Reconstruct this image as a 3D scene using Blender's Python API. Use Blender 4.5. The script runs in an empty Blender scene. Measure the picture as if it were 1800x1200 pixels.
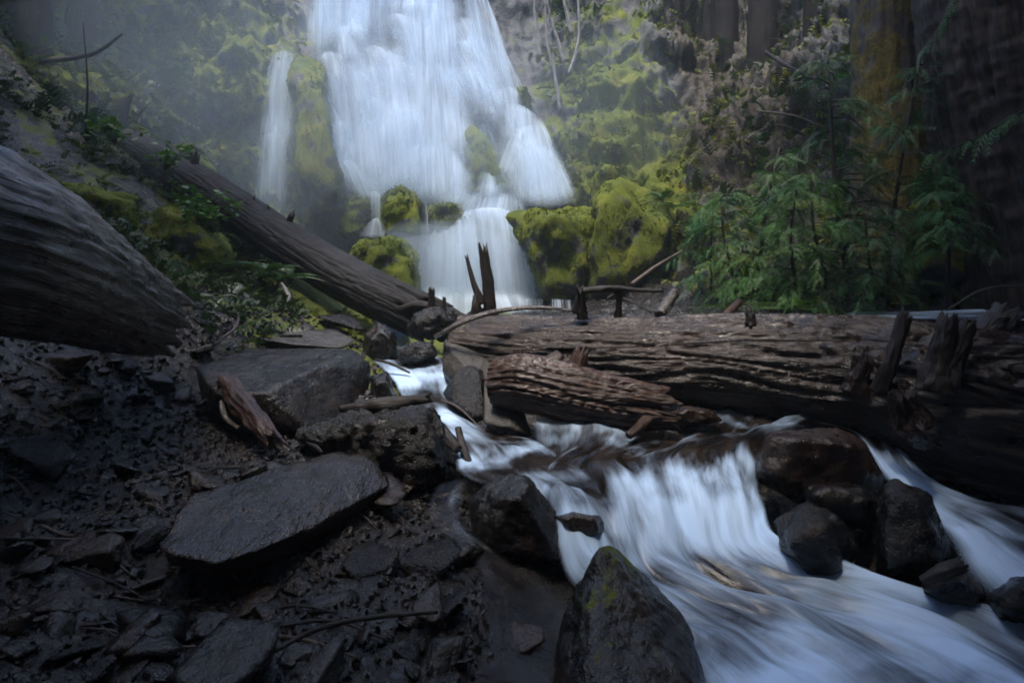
import bpy, bmesh, math, random
import numpy as np
from mathutils import Vector, Matrix, Quaternion

R = math.radians
random.seed(7)
rng = np.random.default_rng(7)
S = bpy.context.scene
C = S.collection

# ------------------------------------------------------------------ camera, world, sun, exposure
CZ = 1.5            # eye height (m); photo is 1800x1200, focal length 1000 px (20 mm), horizon at row 540
FPX = 1000.0
HOR = 540.0
cam = bpy.data.cameras.new('camera')
cam.lens = 20.0
cam.sensor_width = 36.0
cam.shift_y = -60.0 / 1800.0
cam.clip_start = 0.05
cam.clip_end = 500.0
camo = bpy.data.objects.new('camera', cam)
camo.location = (0, 0, CZ)
camo.rotation_euler = (R(90), 0, 0)
C.objects.link(camo)
S.camera = camo

SUNV = Vector((-0.16, -0.30, 0.94)).normalized()      # towards the sun: high, behind the falls
w = bpy.data.worlds.new('World')
S.world = w
w.use_nodes = True
wn = w.node_tree
sky = wn.nodes.new('ShaderNodeTexSky')
sky.sky_type = 'NISHITA'
sky.sun_disc = False
sky.sun_elevation = math.asin(SUNV.z)
sky.sun_rotation = math.atan2(SUNV.x, SUNV.y)
sky.dust_density = 1.8
sky.ozone_density = 1.0
bgn = wn.nodes['Background']
wn.links.new(sky.outputs[0], bgn.inputs[0])
bgn.inputs[1].default_value = 0.15
sl = bpy.data.lights.new('sun', 'SUN')
sl.energy = 1.5
sl.angle = R(11)
sl.color = (1.0, 0.91, 0.80)
so = bpy.data.objects.new('sun', sl)
so.rotation_euler = (-SUNV).to_track_quat('-Z', 'Y').to_euler()
so.location = (0, 0, 20)
C.objects.link(so)
S.view_settings.view_transform = 'Standard'
S.view_settings.look = 'None'
S.view_settings.gamma = 1.0
S.view_settings.use_curve_mapping = False
S.view_settings.exposure = 1.6
S.render.engine = 'CYCLES'
cy = S.cycles
cy.use_denoising = True
cy.denoising_prefilter = 'NONE'
cy.filter_width = 1.8
cy.sample_clamp_direct = 4.0
cy.blur_glossy = 1.0
try:
    cy.denoiser = 'OPENIMAGEDENOISE'
except Exception:
    pass
cy.denoising_input_passes = 'RGB_ALBEDO_NORMAL'
cy.use_adaptive_sampling = False
cy.light_sampling_threshold = 0.0
cy.max_bounces = 6
cy.diffuse_bounces = 2
cy.glossy_bounces = 2
cy.transmission_bounces = 2
cy.volume_bounces = 1
cy.transparent_max_bounces = 24
cy.sample_clamp_indirect = 4.0

# ------------------------------------------------------------------ numpy noise
_p = np.random.default_rng(3).permutation(256)
_p = np.concatenate([_p, _p, _p])
_g = np.array([[1,1,0],[-1,1,0],[1,-1,0],[-1,-1,0],[1,0,1],[-1,0,1],[1,0,-1],[-1,0,-1],[0,1,1],[0,-1,1],[0,1,-1],[0,-1,-1],[1,1,0],[-1,1,0],[0,-1,1],[0,-1,-1]], float)
def pn(x, y, z=0.0):
    x, y, z = np.broadcast_arrays(np.asarray(x, float), np.asarray(y, float), np.asarray(z, float))
    xi, yi, zi = np.floor(x).astype(int), np.floor(y).astype(int), np.floor(z).astype(int)
    xf, yf, zf = x - xi, y - yi, z - zi
    xi &= 255; yi &= 255; zi &= 255
    f = lambda t: t*t*t*(t*(t*6-15)+10)
    u, v, ww = f(xf), f(yf), f(zf)
    def gr(i, j, k):
        h = _p[_p[_p[xi+i]+yi+j]+zi+k] & 15
        q = _g[h]
        return q[..., 0]*(xf-i) + q[..., 1]*(yf-j) + q[..., 2]*(zf-k)
    l = lambda a, b, t: a + (b-a)*t
    return l(l(l(gr(0,0,0), gr(1,0,0), u), l(gr(0,1,0), gr(1,1,0), u), v),
             l(l(gr(0,0,1), gr(1,0,1), u), l(gr(0,1,1), gr(1,1,1), u), v), ww)
def fbm(x, y, z=0.0, o=4, lac=2.03, g=0.5):
    s, a = 0.0, 1.0
    x, y, z = np.asarray(x, float), np.asarray(y, float), np.asarray(z, float)
    for i in range(o):
        s = s + a*pn(x, y, z + 7.3*i)
        x, y, z, a = x*lac, y*lac, z*lac, a*g
    return s
def ridged(x, y, z=0.0, o=4, lac=2.03, g=0.5):
    s, a = 0.0, 1.0
    x, y, z = np.asarray(x, float), np.asarray(y, float), np.asarray(z, float)
    for i in range(o):
        s = s + a*(1 - 2*np.abs(pn(x, y, z + 5.1*i)))
        x, y, z, a = x*lac, y*lac, z*lac, a*g
    return s
def sstep(a, b, x):
    t = np.clip((x-a)/(b-a), 0, 1)
    return t*t*(3-2*t)

# ------------------------------------------------------------------ pixels to places
def P(u, v, Y):                                   # a point on the pixel's ray, Y metres ahead
    return np.array([(u-900)/FPX*Y, Y, CZ + (HOR-v)/FPX*Y])
def PZ(u, v, z):                                  # where the pixel's ray meets height z
    return P(u, v, (CZ-z)*FPX/(v-HOR))

# ------------------------------------------------------------------ objects
def base_of(V):
    a, b = V.min(0), V.max(0)
    return np.array([(a[0]+b[0])/2, (a[1]+b[1])/2, a[2]])
def mesh_np(name, V, F, smooth=True, mat=None, uv=None, attrs=None):
    """F: int array (n,k), or list of such arrays"""
    me = bpy.data.meshes.new(name)
    Fs = F if isinstance(F, list) else [F]
    V = np.asarray(V, np.float32)
    me.vertices.add(len(V))
    me.vertices.foreach_set('co', V.ravel())
    lv = np.concatenate([f.ravel() for f in Fs]).astype(np.int32)
    cnt = np.concatenate([np.full(len(f), f.shape[1]) for f in Fs]).astype(np.int32)
    st = np.concatenate([[0], np.cumsum(cnt)[:-1]]).astype(np.int32)
    me.loops.add(len(lv))
    me.loops.foreach_set('vertex_index', lv)
    me.polygons.add(len(cnt))
    me.polygons.foreach_set('loop_start', st)
    me.polygons.foreach_set('use_smooth', np.full(len(cnt), bool(smooth)))
    me.update(calc_edges=True)
    if uv is not None:
        l = me.uv_layers.new(name='UVMap')
        l.data.foreach_set('uv', np.asarray(uv, np.float32)[lv].ravel())
    for k, a in (attrs or {}).items():
        at = me.attributes.new(k, 'FLOAT', 'POINT')
        at.data.foreach_set('value', np.asarray(a, np.float32).ravel())
    if mat:
        me.materials.append(mat)
    return me
def link(name, me, parent=None, loc=None):
    o = bpy.data.objects.new(name, me)
    C.objects.link(o)
    if loc is not None:
        o.location = loc
    if parent is not None:
        o.parent = parent
    return o
def add(name, V, F, mat, parent=None, smooth=True, uv=None, attrs=None, origin=None):
    V = np.asarray(V, float)
    if parent is not None:
        org = np.array(parent.get('_o', (0, 0, 0)))
        b = base_of(V)
        o = link(name, mesh_np(name, V-b, F, smooth, mat, uv, attrs), parent, b-org)
        o['_o'] = list(b)
        return o
    b = base_of(V) if origin is None else np.array(origin, float)
    o = link(name, mesh_np(name, V-b, F, smooth, mat, uv, attrs), None, b)
    o['_o'] = list(b)
    return o
def empty(name, loc):
    o = bpy.data.objects.new(name, None)
    o.empty_display_size = 0.1
    o.location = loc
    C.objects.link(o)
    o['_o'] = list(map(float, loc))
    return o
def tag(o, label, cat, group=None):
    o['label'] = label
    o['category'] = cat
    if group:
        o['group'] = group
    return o
def kind(o, k, label=None):
    o['kind'] = k
    if label:
        o['label'] = label
    return o
def grid_faces(n, m, wrap=False):
    i = np.arange(n-1)[:, None]
    j = np.arange(m if wrap else m-1)[None, :]
    j2 = (j+1) % m
    return np.stack([i*m+j+0*i, i*m+j2, (i+1)*m+j2, (i+1)*m+j], -1).reshape(-1, 4)
def normals_grid(Pg):
    du = np.gradient(Pg, axis=0)
    dv = np.gradient(Pg, axis=1)
    n = np.cross(du, dv)
    return n/np.maximum(np.linalg.norm(n, axis=-1, keepdims=True), 1e-9)
def crom(pts, n):
    """Catmull-Rom through rows of pts, n samples"""
    p = np.asarray(pts, float)
    k = len(p)
    if k == 2:
        t = np.linspace(0, 1, n)[:, None]
        return p[0]*(1-t) + p[1]*t
    q = np.vstack([2*p[0]-p[1], p, 2*p[-1]-p[-2]])
    t = np.linspace(0, k-1-1e-6, n)
    i = t.astype(int)
    f = (t-i)[:, None]
    a, b, c, d = q[i], q[i+1], q[i+2], q[i+3]
    return 0.5*((2*b) + (-a+c)*f + (2*a-5*b+4*c-d)*f*f + (-a+3*b-3*c+d)*f**3)

# ------------------------------------------------------------------ materials
def new_mat(name):
    m = bpy.data.materials.new(name)
    m.use_nodes = True
    nt = m.node_tree
    return m, nt, nt.nodes['Principled BSDF']
class NT:
    def __init__(s, nt):
        s.t = nt
    def n(s, typ, ins=None, **kw):
        d = s.t.nodes.new(typ)
        for k, v in kw.items():
            setattr(d, k, v)
        for k, v in (ins or {}).items():
            if hasattr(v, 'links') or isinstance(v, bpy.types.NodeSocket):
                s.t.links.new(v, d.inputs[k])
            else:
                d.inputs[k].default_value = v
        return d
    def noise(s, vec, scale, detail=4, rough=0.55, dist=0.0):
        return s.n('ShaderNodeTexNoise', {'Vector': vec, 'Scale': scale, 'Detail': detail, 'Roughness': rough, 'Distortion': dist}).outputs[0]
    def ramp(s, f, stops):
        d = s.n('ShaderNodeValToRGB', {0: f})
        e = d.color_ramp.elements
        while len(e) < len(stops):
            e.new(0.5)
        for q, (p, c) in zip(e, stops):
            q.position = p
            q.color = (*c, 1) if isinstance(c, tuple) else (c, c, c, 1)
        return d.outputs[0]
    def math(s, op, a, b=0.0, c=0.0):
        return s.n('ShaderNodeMath', {0: a, 1: b, 2: c}, operation=op).outputs[0]
    def mr(s, f, a, b, c=0.0, d=1.0):
        return s.n('ShaderNodeMapRange', {0: f, 1: a, 2: b, 3: c, 4: d}, interpolation_type='SMOOTHSTEP').outputs[0]
    def mix(s, f, a, b):
        return s.n('ShaderNodeMix', {0: f, 6: a, 7: b}, data_type='RGBA').outputs[2]
    def scalev(s, vec, sc):
        return s.n('ShaderNodeMapping', {'Vector': vec, 'Scale': sc}).outputs[0]
    def bump(s, h, strength, dist=0.02, nrm=None):
        ins = {'Height': h, 'Strength': strength, 'Distance': dist}
        if nrm is not None:
            ins['Normal'] = nrm
        return s.n('ShaderNodeBump', ins).outputs[0]
    def link(s, a, b):
        s.t.links.new(a, b)

def c4(c):
    return (*c, 1.0)
def rock_mat(name, dark=(0.014, 0.012, 0.011), light=(0.055, 0.049, 0.044), rough=(0.22, 0.55), moss=0.0, grain=1.0,
             mosscol=((0.03, 0.052, 0.005), (0.115, 0.15, 0.008), (0.20, 0.19, 0.010)), streak=None, use_attr=False, bump=0.6, spec=0.5):
    m, nt, b = new_mat(name)
    b.inputs['Specular IOR Level'].default_value = spec
    g = NT(nt)
    geo = g.n('ShaderNodeNewGeometry')
    pos = geo.outputs['Position']
    v = pos if streak is None else g.scalev(pos, streak)
    n1 = g.noise(pos, 2.3, 5, 0.6)
    n2 = g.noise(v, 14*grain, 6, 0.65)
    n3 = g.noise(v, 75*grain, 4, 0.6)
    f = g.math('ADD', g.math('MULTIPLY', n1, 0.5), g.math('MULTIPLY', n2, 0.5))
    col = g.mix(g.mr(f, 0.36, 0.64), c4(dark), c4(light))
    rusty = g.mr(g.noise(pos, 5.1, 3), 0.58, 0.78)
    col = g.mix(g.math('MULTIPLY', rusty, 0.35), col, (0.075, 0.042, 0.022, 1))
    ro = g.mr(g.math('ADD', g.math('MULTIPLY', n2, 0.6), g.math('MULTIPLY', n1, 0.4)), 0.35, 0.65, rough[0], rough[1])
    h = g.math('ADD', g.math('MULTIPLY', n2, 1.0), g.math('MULTIPLY', n3, 0.28))
    nb = g.bump(h, bump, 0.035)
    if moss or use_attr:
        nz = g.n('ShaderNodeSeparateXYZ', {0: geo.outputs['Normal']}).outputs[2]
        mn = g.noise(pos, 3.2, 6, 0.62)
        s = g.math('ADD', g.math('MULTIPLY', nz, 0.22), g.math('ADD', mn, g.math('MULTIPLY', g.noise(pos, 26, 3), 0.3)))
        if use_attr:
            a = g.n('ShaderNodeAttribute', attribute_name='moss').outputs['Fac']
            s = g.math('ADD', s, g.math('SUBTRACT', a, 0.5))
            k = g.mr(s, 0.62, 0.80)
        else:
            k = g.mr(s, 1.05-moss, 1.17-moss)
        mcn = g.noise(pos, 1.7, 4, 0.6)
        mc = g.ramp(g.math('ADD', g.math('MULTIPLY', mcn, 0.6), g.math('MULTIPLY', g.noise(pos, 30, 4, 0.7), 0.4)),
                    [(0.36, mosscol[0]), (0.5, mosscol[1]), (0.66, mosscol[2])])
        mb = g.bump(g.math('ADD', g.noise(pos, 45, 4, 0.7), g.math('MULTIPLY', g.noise(pos, 140, 2, 0.7), 0.5)), 1.0, 0.03)
        col = g.mix(k, col, mc)
        ro = g.math('ADD', g.math('MULTIPLY', ro, g.math('SUBTRACT', 1.0, k)), g.math('MULTIPLY', k, 0.9))
        nb = g.n('ShaderNodeMix', {0: k, 4: nb, 5: mb}, data_type='VECTOR').outputs[1]
        if use_attr:
            sa = g.n('ShaderNodeAttribute', attribute_name='soil').outputs['Fac']
            sc = g.ramp(g.noise(pos, 18, 5, 0.7), [(0.35, (0.010, 0.008, 0.005)), (0.55, (0.040, 0.028, 0.015)), (0.7, (0.075, 0.055, 0.03))])
            ks = g.mr(g.math('ADD', sa, g.math('SUBTRACT', g.noise(pos, 6, 5, 0.65), 0.5)), 0.35, 0.65)
            col = g.mix(ks, col, sc)
    g.link(col, b.inputs['Base Color'])
    g.link(ro, b.inputs['Roughness'])
    g.link(nb, b.inputs['Normal'])
    return m

def bark_mat(name, dark=(0.016, 0.010, 0.007), light=(0.075, 0.048, 0.034), rough=(0.3, 0.6), axis=(1, 1, 1), moss=0.0, bump=0.8, scale=9, spec=0.5,
             mosscol=((0.03, 0.035, 0.005), (0.09, 0.085, 0.010))):
    """fibres run along U=around, V=along of the UV map (metres)"""
    m, nt, b = new_mat(name)
    b.inputs['Specular IOR Level'].default_value = spec
    g = NT(nt)
    uv = g.n('ShaderNodeUVMap').outputs[0]
    geo = g.n('ShaderNodeNewGeometry')
    pos = geo.outputs['Position']
    w1 = g.scalev(uv, (scale*3.0, scale*0.35, 1))
    n1 = g.noise(w1, 1.0, 6, 0.65, 0.6)
    n2 = g.noise(g.scalev(uv, (scale*11, scale*1.1, 1)), 1.0, 4, 0.6, 0.3)
    cav = g.n('ShaderNodeAttribute', attribute_name='ridge').outputs['Fac']
    f = g.math('ADD', g.math('MULTIPLY', n1, 0.6), g.math('MULTIPLY', n2, 0.4))
    col = g.mix(g.mr(f, 0.36, 0.64), c4(dark), c4(light))
    col = g.mix(g.mr(g.noise(pos, 2.2, 4), 0.55, 0.75, 0.0, 0.5), col, (light[0]*1.1, light[1]*0.75, light[2]*0.6, 1))
    ro = g.mr(g.noise(pos, 3.0, 4), 0.35, 0.65, rough[0], rough[1])
    h = g.math('ADD', n1, g.math('MULTIPLY', n2, 0.5))
    nb = g.bump(h, bump, 0.02)
    if moss:
        nz = g.n('ShaderNodeSeparateXYZ', {0: geo.outputs['Normal']}).outputs[2]
        s = g.math('ADD', g.math('MULTIPLY', nz, 0.15), g.math('ADD', g.noise(pos, 2.6, 6, 0.65), g.math('MULTIPLY', g.noise(pos, 24, 3), 0.25)))
        k = g.mr(s, 1.03-moss, 1.13-moss)
        mc = g.mix(g.mr(g.noise(pos, 22, 4, 0.7), 0.35, 0.65), c4(mosscol[0]), c4(mosscol[1]))
        col = g.mix(k, col, mc)
        ro = g.math('MAXIMUM', ro, g.math('MULTIPLY', k, 0.9))
    g.link(col, b.inputs['Base Color'])
    g.link(ro, b.inputs['Roughness'])
    g.link(nb, b.inputs['Normal'])
    return m

def leaf_mat(name, c1, c2, rough=0.45, trans=0.25):
    m, nt, b = new_mat(name)
    g = NT(nt)
    pos = g.n('ShaderNodeNewGeometry').outputs['Position']
    f = g.math('ADD', g.math('MULTIPLY', g.noise(pos, 1.8, 3), 0.6), g.math('MULTIPLY', g.noise(pos, 40, 2), 0.4))
    col = g.mix(g.mr(f, 0.38, 0.62), c4(c1), c4(c2))
    g.link(col, b.inputs['Base Color'])
    b.inputs['Roughness'].default_value = rough
    tr = g.n('ShaderNodeBsdfTranslucent', {'Color': col})
    mx = g.n('ShaderNodeMixShader', {0: trans, 1: b.outputs[0], 2: tr.outputs[0]})
    g.link(mx.outputs[0], nt.nodes['Material Output'].inputs[0])
    return m

def silk_mat(name, fx=26.0, fy=0.55, lo=0.34, hi=0.72, col=(0.72, 0.85, 0.98), base=0.0, gain=1.0):
    """long-exposure falling water: white aerated threads, see-through between them"""
    m, nt, b = new_mat(name)
    g = NT(nt)
    uv = g.n('ShaderNodeUVMap').outputs[0]
    a = g.n('ShaderNodeAttribute', attribute_name='dens').outputs['Fac']
    n1 = g.noise(g.scalev(uv, (fx, fy, 1)), 1.0, 5, 0.55, 0.25)
    n2 = g.noise(g.scalev(uv, (fx*0.22, fy*0.9, 1)), 1.0, 3, 0.55, 0.4)
    f = g.math('ADD', g.math('MULTIPLY', n1, 0.5), g.math('MULTIPLY', n2, 0.5))
    st = g.mr(f, lo, hi, base, 1.0)
    al = g.math('MINIMUM', g.math('MULTIPLY', g.math('MULTIPLY', st, a), gain), 0.97)
    d = g.n('ShaderNodeBsdfDiffuse', {'Color': c4(col)})
    t = g.n('ShaderNodeBsdfTranslucent', {'Color': c4(col)})
    dm = g.n('ShaderNodeMixShader', {0: 0.5, 1: d.outputs[0], 2: t.outputs[0]})
    tr = g.n('ShaderNodeBsdfTransparent')
    mx = g.n('ShaderNodeMixShader', {0: al, 1: tr.outputs[0], 2: dm.outputs[0]})
    g.link(mx.outputs[0], nt.nodes['Material Output'].inputs[0])
    nt.nodes.remove(b)
    return m

def creek_mat(name):
    """fast creek water: clear brown glossy water mixed with white silky threads along the flow"""
    m, nt, b = new_mat(name)
    g = NT(nt)
    uv = g.n('ShaderNodeUVMap').outputs[0]
    a = g.n('ShaderNodeAttribute', attribute_name='dens').outputs['Fac']
    n1 = g.noise(g.scalev(uv, (8, 1.4, 1)), 1.0, 6, 0.62, 1.3)
    n2 = g.noise(g.scalev(uv, (4.0, 1.6, 1)), 1.0, 4, 0.6, 1.6)
    n3 = g.noise(g.scalev(uv, (45, 2.2, 1)), 1.0, 4, 0.6, 0.6)
    f = g.math('ADD', g.math('ADD', g.math('MULTIPLY', n1, 0.36), g.math('MULTIPLY', n2, 0.52)), g.math('MULTIPLY', n3, 0.2))
    s = g.math('ADD', f, g.math('SUBTRACT', a, 0.5))
    k = g.mr(s, 0.46, 1.0)
    white = g.n('ShaderNodeBsdfPrincipled', {'Base Color': (0.46, 0.62, 0.84, 1), 'Roughness': 0.9, 'Specular IOR Level': 0.0})
    h = g.bump(f, 0.3, 0.03)
    g.link(h, white.inputs['Normal'])
    brown = g.mix(g.mr(n2, 0.35, 0.65), (0.008, 0.006, 0.0045, 1), (0.035, 0.024, 0.017, 1))
    g.link(brown, b.inputs['Base Color'])
    b.inputs['Roughness'].default_value = 0.3
    g.link(h, b.inputs['Normal'])
    tr = g.n('ShaderNodeBsdfTransparent', {'Color': (0.75, 0.7, 0.65, 1)})
    thin = g.n('ShaderNodeMixShader', {0: 0.35, 1: b.outputs[0], 2: tr.outputs[0]})
    mx = g.n('ShaderNodeMixShader', {0: k, 1: thin.outputs[0], 2: white.outputs[0]})
    ea = g.n('ShaderNodeAttribute', attribute_name='edge').outputs['Fac']
    t2 = g.n('ShaderNodeBsdfTransparent')
    out = g.n('ShaderNodeMixShader', {0: ea, 1: t2.outputs[0], 2: mx.outputs[0]})
    g.link(out.outputs[0], nt.nodes['Material Output'].inputs[0])
    return m

MR_WET = rock_mat('wet_basalt', (0.0045, 0.0038, 0.0032), (0.020, 0.0165, 0.0135), (0.18, 0.40), spec=.5)
MR_DARK = rock_mat('wet_black_rock', (0.003, 0.0026, 0.0023), (0.010, 0.0085, 0.007), (0.14, 0.34), bump=1.0, spec=.55)
MR_SLAB = rock_mat('wet_slab_stone', (0.010, 0.0065, 0.004), (0.030, 0.0195, 0.012), (0.10, 0.22), streak=(1.0, 0.3, 1.0), bump=1.0, spec=.65, grain=.8)
MR_GREY = rock_mat('grey_stone', (0.022, 0.020, 0.0185), (0.07, 0.064, 0.058), (0.3, 0.5), bump=0.7, spec=.5)
MR_BROWN = rock_mat('brown_wet_stone', (0.011, 0.0062, 0.0038), (0.032, 0.020, 0.0125), (0.18, 0.40), spec=.5)
MR_MOSSY = rock_mat('moss_covered_rock', (0.02, 0.022, 0.022), (0.07, 0.072, 0.07), (0.4, 0.7), moss=0.52)
MR_HALF = rock_mat('half_mossy_rock', (0.0045, 0.004, 0.0035), (0.016, 0.014, 0.012), (0.16, 0.4), moss=0.15, spec=.5)
MR_TOUCH = rock_mat('rock_with_moss_patch', (0.005, 0.0043, 0.0038), (0.021, 0.0185, 0.016), (0.16, 0.4), moss=0.08, spec=.5)
MR_CLIFF = rock_mat('mossy_cliff', (0.022, 0.024, 0.025), (0.085, 0.088, 0.09), (0.45, 0.75), use_attr=True, bump=0.9)
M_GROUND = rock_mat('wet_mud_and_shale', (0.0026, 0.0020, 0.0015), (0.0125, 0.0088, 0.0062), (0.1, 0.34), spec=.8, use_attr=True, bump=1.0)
MB_LOG = bark_mat('wet_log_bark', (0.006, 0.0036, 0.0024), (0.040, 0.023, 0.015), (0.2, 0.4), spec=.6, bump=1.0)
MB_GREYLOG = bark_mat('weathered_wet_wood', (0.014, 0.011, 0.010), (0.20, 0.17, 0.155), (0.16, 0.36), scale=10, spec=1.0, bump=1.0)
MB_DARKLOG = bark_mat('dark_wet_bark', (0.006, 0.006, 0.007), (0.024, 0.023, 0.025), (0.55, 0.7), spec=.25)
MB_RED = bark_mat('red_brown_wood', (0.012, 0.006, 0.004), (0.062, 0.031, 0.021), (0.3, 0.5), spec=.5)
MB_STUB = bark_mat('rotten_dark_wood', (0.006, 0.0045, 0.004), (0.024, 0.017, 0.013), (0.4, 0.65))
MB_CEDAR = bark_mat('cedar_bark', (0.010, 0.007, 0.006), (0.042, 0.030, 0.025), (0.6, 0.85), scale=6)
MB_FAR = bark_mat('dark_far_bark', (0.005, 0.004, 0.0035), (0.018, 0.013, 0.010), (0.7, 0.9), scale=6, spec=.2)
MB_MOSSTREE = bark_mat('mossy_bark', (0.018, 0.012, 0.010), (0.06, 0.045, 0.035), (0.6, 0.85), moss=0.46, scale=6,
                       mosscol=((0.035, 0.03, 0.004), (0.12, 0.09, 0.010)))
MB_BIRCH = bark_mat('pale_bark', (0.10, 0.095, 0.09), (0.32, 0.31, 0.30), (0.6, 0.8))
MB_TWIG = bark_mat('dry_twig', (0.05, 0.035, 0.027), (0.16, 0.12, 0.095), (0.5, 0.7))
ML_CEDAR = leaf_mat('cedar_foliage', (0.018, 0.085, 0.025), (0.06, 0.21, 0.06), .5)
ML_CEDARS = [ML_CEDAR, leaf_mat('cedar_foliage_warm', (0.03, 0.095, 0.018), (0.085, 0.22, 0.04), .5), leaf_mat('cedar_foliage_dark', (0.012, 0.055, 0.02), (0.04, 0.15, 0.05), .5)]
ML_SHRUB = leaf_mat('shrub_leaves', (0.03, 0.10, 0.012), (0.09, 0.21, 0.025), 0.35, 0.35)
ML_FERN = leaf_mat('fern_leaves', (0.03, 0.075, 0.018), (0.07, 0.14, 0.03))
ML_DARK = leaf_mat('dark_canopy', (0.012, 0.028, 0.010), (0.03, 0.055, 0.018), 0.6, 0.1)
ML_MOSS = leaf_mat('moss_tufts', (0.035, 0.065, 0.006), (0.155, 0.17, 0.010), 0.9, 0.2)
MW_FALL = silk_mat('falling_water', 12, 0.4, 0.34, 0.72, base=0.16)
MW_BODY = silk_mat('water_veil', 8, 0.3, 0.30, 0.72, base=0.25)
MW_THIN = silk_mat('thin_water_threads', 30, 0.45, 0.46, 0.70)
MW_CREEK = creek_mat('creek_water')

# ------------------------------------------------------------------ terrain control (thin plate spline through points read off the photo)
def tps_fit(xy, z, lam=1e-3):
    n = len(xy)
    d = np.linalg.norm(xy[:, None]-xy[None], axis=-1)
    K = np.where(d > 0, d*d*np.log(np.maximum(d, 1e-9)), 0) + lam*np.eye(n)
    Pm = np.hstack([np.ones((n, 1)), xy])
    A = np.block([[K, Pm], [Pm.T, np.zeros((3, 3))]])
    return np.linalg.solve(A, np.concatenate([z, np.zeros(3)]))
def tps_eval(xy, wv, q):
    out = np.empty(len(q))
    for s in range(0, len(q), 20000):
        qq = q[s:s+20000]
        d = np.linalg.norm(qq[:, None]-xy[None], axis=-1)
        K = np.where(d > 1e-9, d*d*np.log(np.maximum(d, 1e-9)), 0)
        out[s:s+20000] = K @ wv[:-3] + wv[-3] + qq @ wv[-2:]
    return out
G = []
for u, v, z in [(-200, 1200, .55), (100, 1200, .50), (450, 1200, .46), (750, 1200, .40), (950, 1200, .30), (-200, 1000, .66), (50, 1000, .62), (300, 1040, .50), (600, 1020, .48),
                (750, 980, .44), (880, 1050, .36), (0, 850, .72), (200, 830, .68), (300, 900, .62), (450, 900, .60), (560, 850, .66), (700, 880, .52), (-150, 760, .95), (100, 720, .88), (300, 700, .84), (450, 780, .64), (600, 780, .64), (300, 640, 1.06),
                (420, 640, 1.02), (560, 760, .66), (700, 760, .62), (680, 700, .80)]:
    G.append(PZ(u, v, z))
for u, v, Y in [(420, 585, 5.0), (320, 560, 4.7), (560, 560, 6.2), (440, 520, 6.2), (350, 450, 6.9), (250, 400, 6.6), (200, 340, 7.2), (60, 300, 6.6), (-150, 250, 6.0), (500, 500, 7.2), (600, 540, 7.4),
                (560, 470, 9.2), (650, 515, 9.6)]:
    G.append(P(u, v, Y))
CRK = [(1000, 800, .5), (880, 800, .53), (1150, 780, .55), (1300, 745, .58), (1450, 735, .6), (1200, 705, .68), (1050, 860, .44), (1250, 860, .42), (1150, 960, .28), (1300, 1000, .2), (1250, 1120, .12),
       (1500, 1060, .15), (1500, 1190, .06), (1750, 1080, .14), (1560, 800, .42), (1640, 880, .28), (1780, 940, .24), (1450, 900, .25), (1600, 1000, .22)]
for u, v, z in CRK:
    G.append(PZ(u, v, z))
for u, v, Y in [(750, 690, 4.75), (740, 640, 5.6), (700, 600, 6.6), (680, 570, 7.4), (1000, 560, 5.9), (1300, 550, 5.7), (1500, 552, 5.4), (1750, 556, 5.0), (2000, 556, 4.6),
                (800, 540, 9.0), (950, 535, 8.5), (1150, 520, 7.6), (1350, 500, 6.9), (1600, 520, 6.3), (1850, 520, 5.8), (850, 530, 10.4), (1250, 470, 8.0)]:
    p = P(u, v, Y); p[2] -= 0.1
    G.append(p)
G += [np.array(q, float) for q in [(0, -1.5, .35), (1.5, -1, 0.0), (3, 0.3, 0.0), (4.5, 1, .2), (-2, -1, .7), (-4, 0, 1.4), (-4, 3, 1.9), (-7, 3, 4), (-7, -3, 3), (6, 3, 1.2), (7, 6, 3.0), (5, -3, .3), (0, -6, .4), (-9, 8, 7.5),
                                   (9, 9, 6.5), (-14, 0, 9), (14, 0, 8), (0, -15, 4), (-12, -12, 9), (12, -12, 8), (9.5, 3, 3.5), (0, 14, 2.2), (-5, 13, 2.5), (5, 13, 3)]]
G = np.array(G)
_gw = tps_fit(G[:, :2], G[:, 2], 2e-3)
def ground_h(x, y, fine=True):
    x, y = np.atleast_1d(np.asarray(x, float)), np.atleast_1d(np.asarray(y, float))
    sh = x.shape
    h = tps_eval(G[:, :2], _gw, np.stack([x.ravel(), y.ravel()], 1)).reshape(sh)
    if fine:
        a = 0.06 + 0.05*sstep(4, 8, y)
        h = h + a*fbm(x*1.7, y*1.7, 3.0, 3) + 0.05*ridged(x*3.1, y*3.1, 9.0, 3)*0.6
        t = fbm(x*7, y*7, 1.2, 4)
        h = h + 0.028*t + 0.018*np.abs(fbm(x*17, y*17, 4.4, 3))
        h = h - 0.075
    return h
gx = np.concatenate([np.linspace(-22, -6, 24)[:-1], np.linspace(-6, -3.2, 50)[:-1], np.linspace(-3.2, 3.4, 230)[:-1], np.linspace(3.4, 7, 50)[:-1], np.linspace(7, 22, 20)])
gy = np.concatenate([np.linspace(-20, -1, 20)[:-1], np.linspace(-1, 1.2, 22)[:-1], np.linspace(1.2, 5.6, 190)[:-1], np.linspace(5.6, 8, 70)[:-1], np.linspace(8, 15, 50)])
GX, GY = np.meshgrid(gx, gy, indexing='ij')
GZ = ground_h(GX, GY)
V = np.stack([GX, GY, GZ], -1).reshape(-1, 3)
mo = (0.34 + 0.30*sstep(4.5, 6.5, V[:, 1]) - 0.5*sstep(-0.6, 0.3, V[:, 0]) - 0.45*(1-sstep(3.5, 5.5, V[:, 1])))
mo = np.where((V[:, 0] < -2.2) & (V[:, 1] > 4.5), mo-0.05-.25*sstep(-3.4, -4.6, V[:, 0]), mo)
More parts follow.
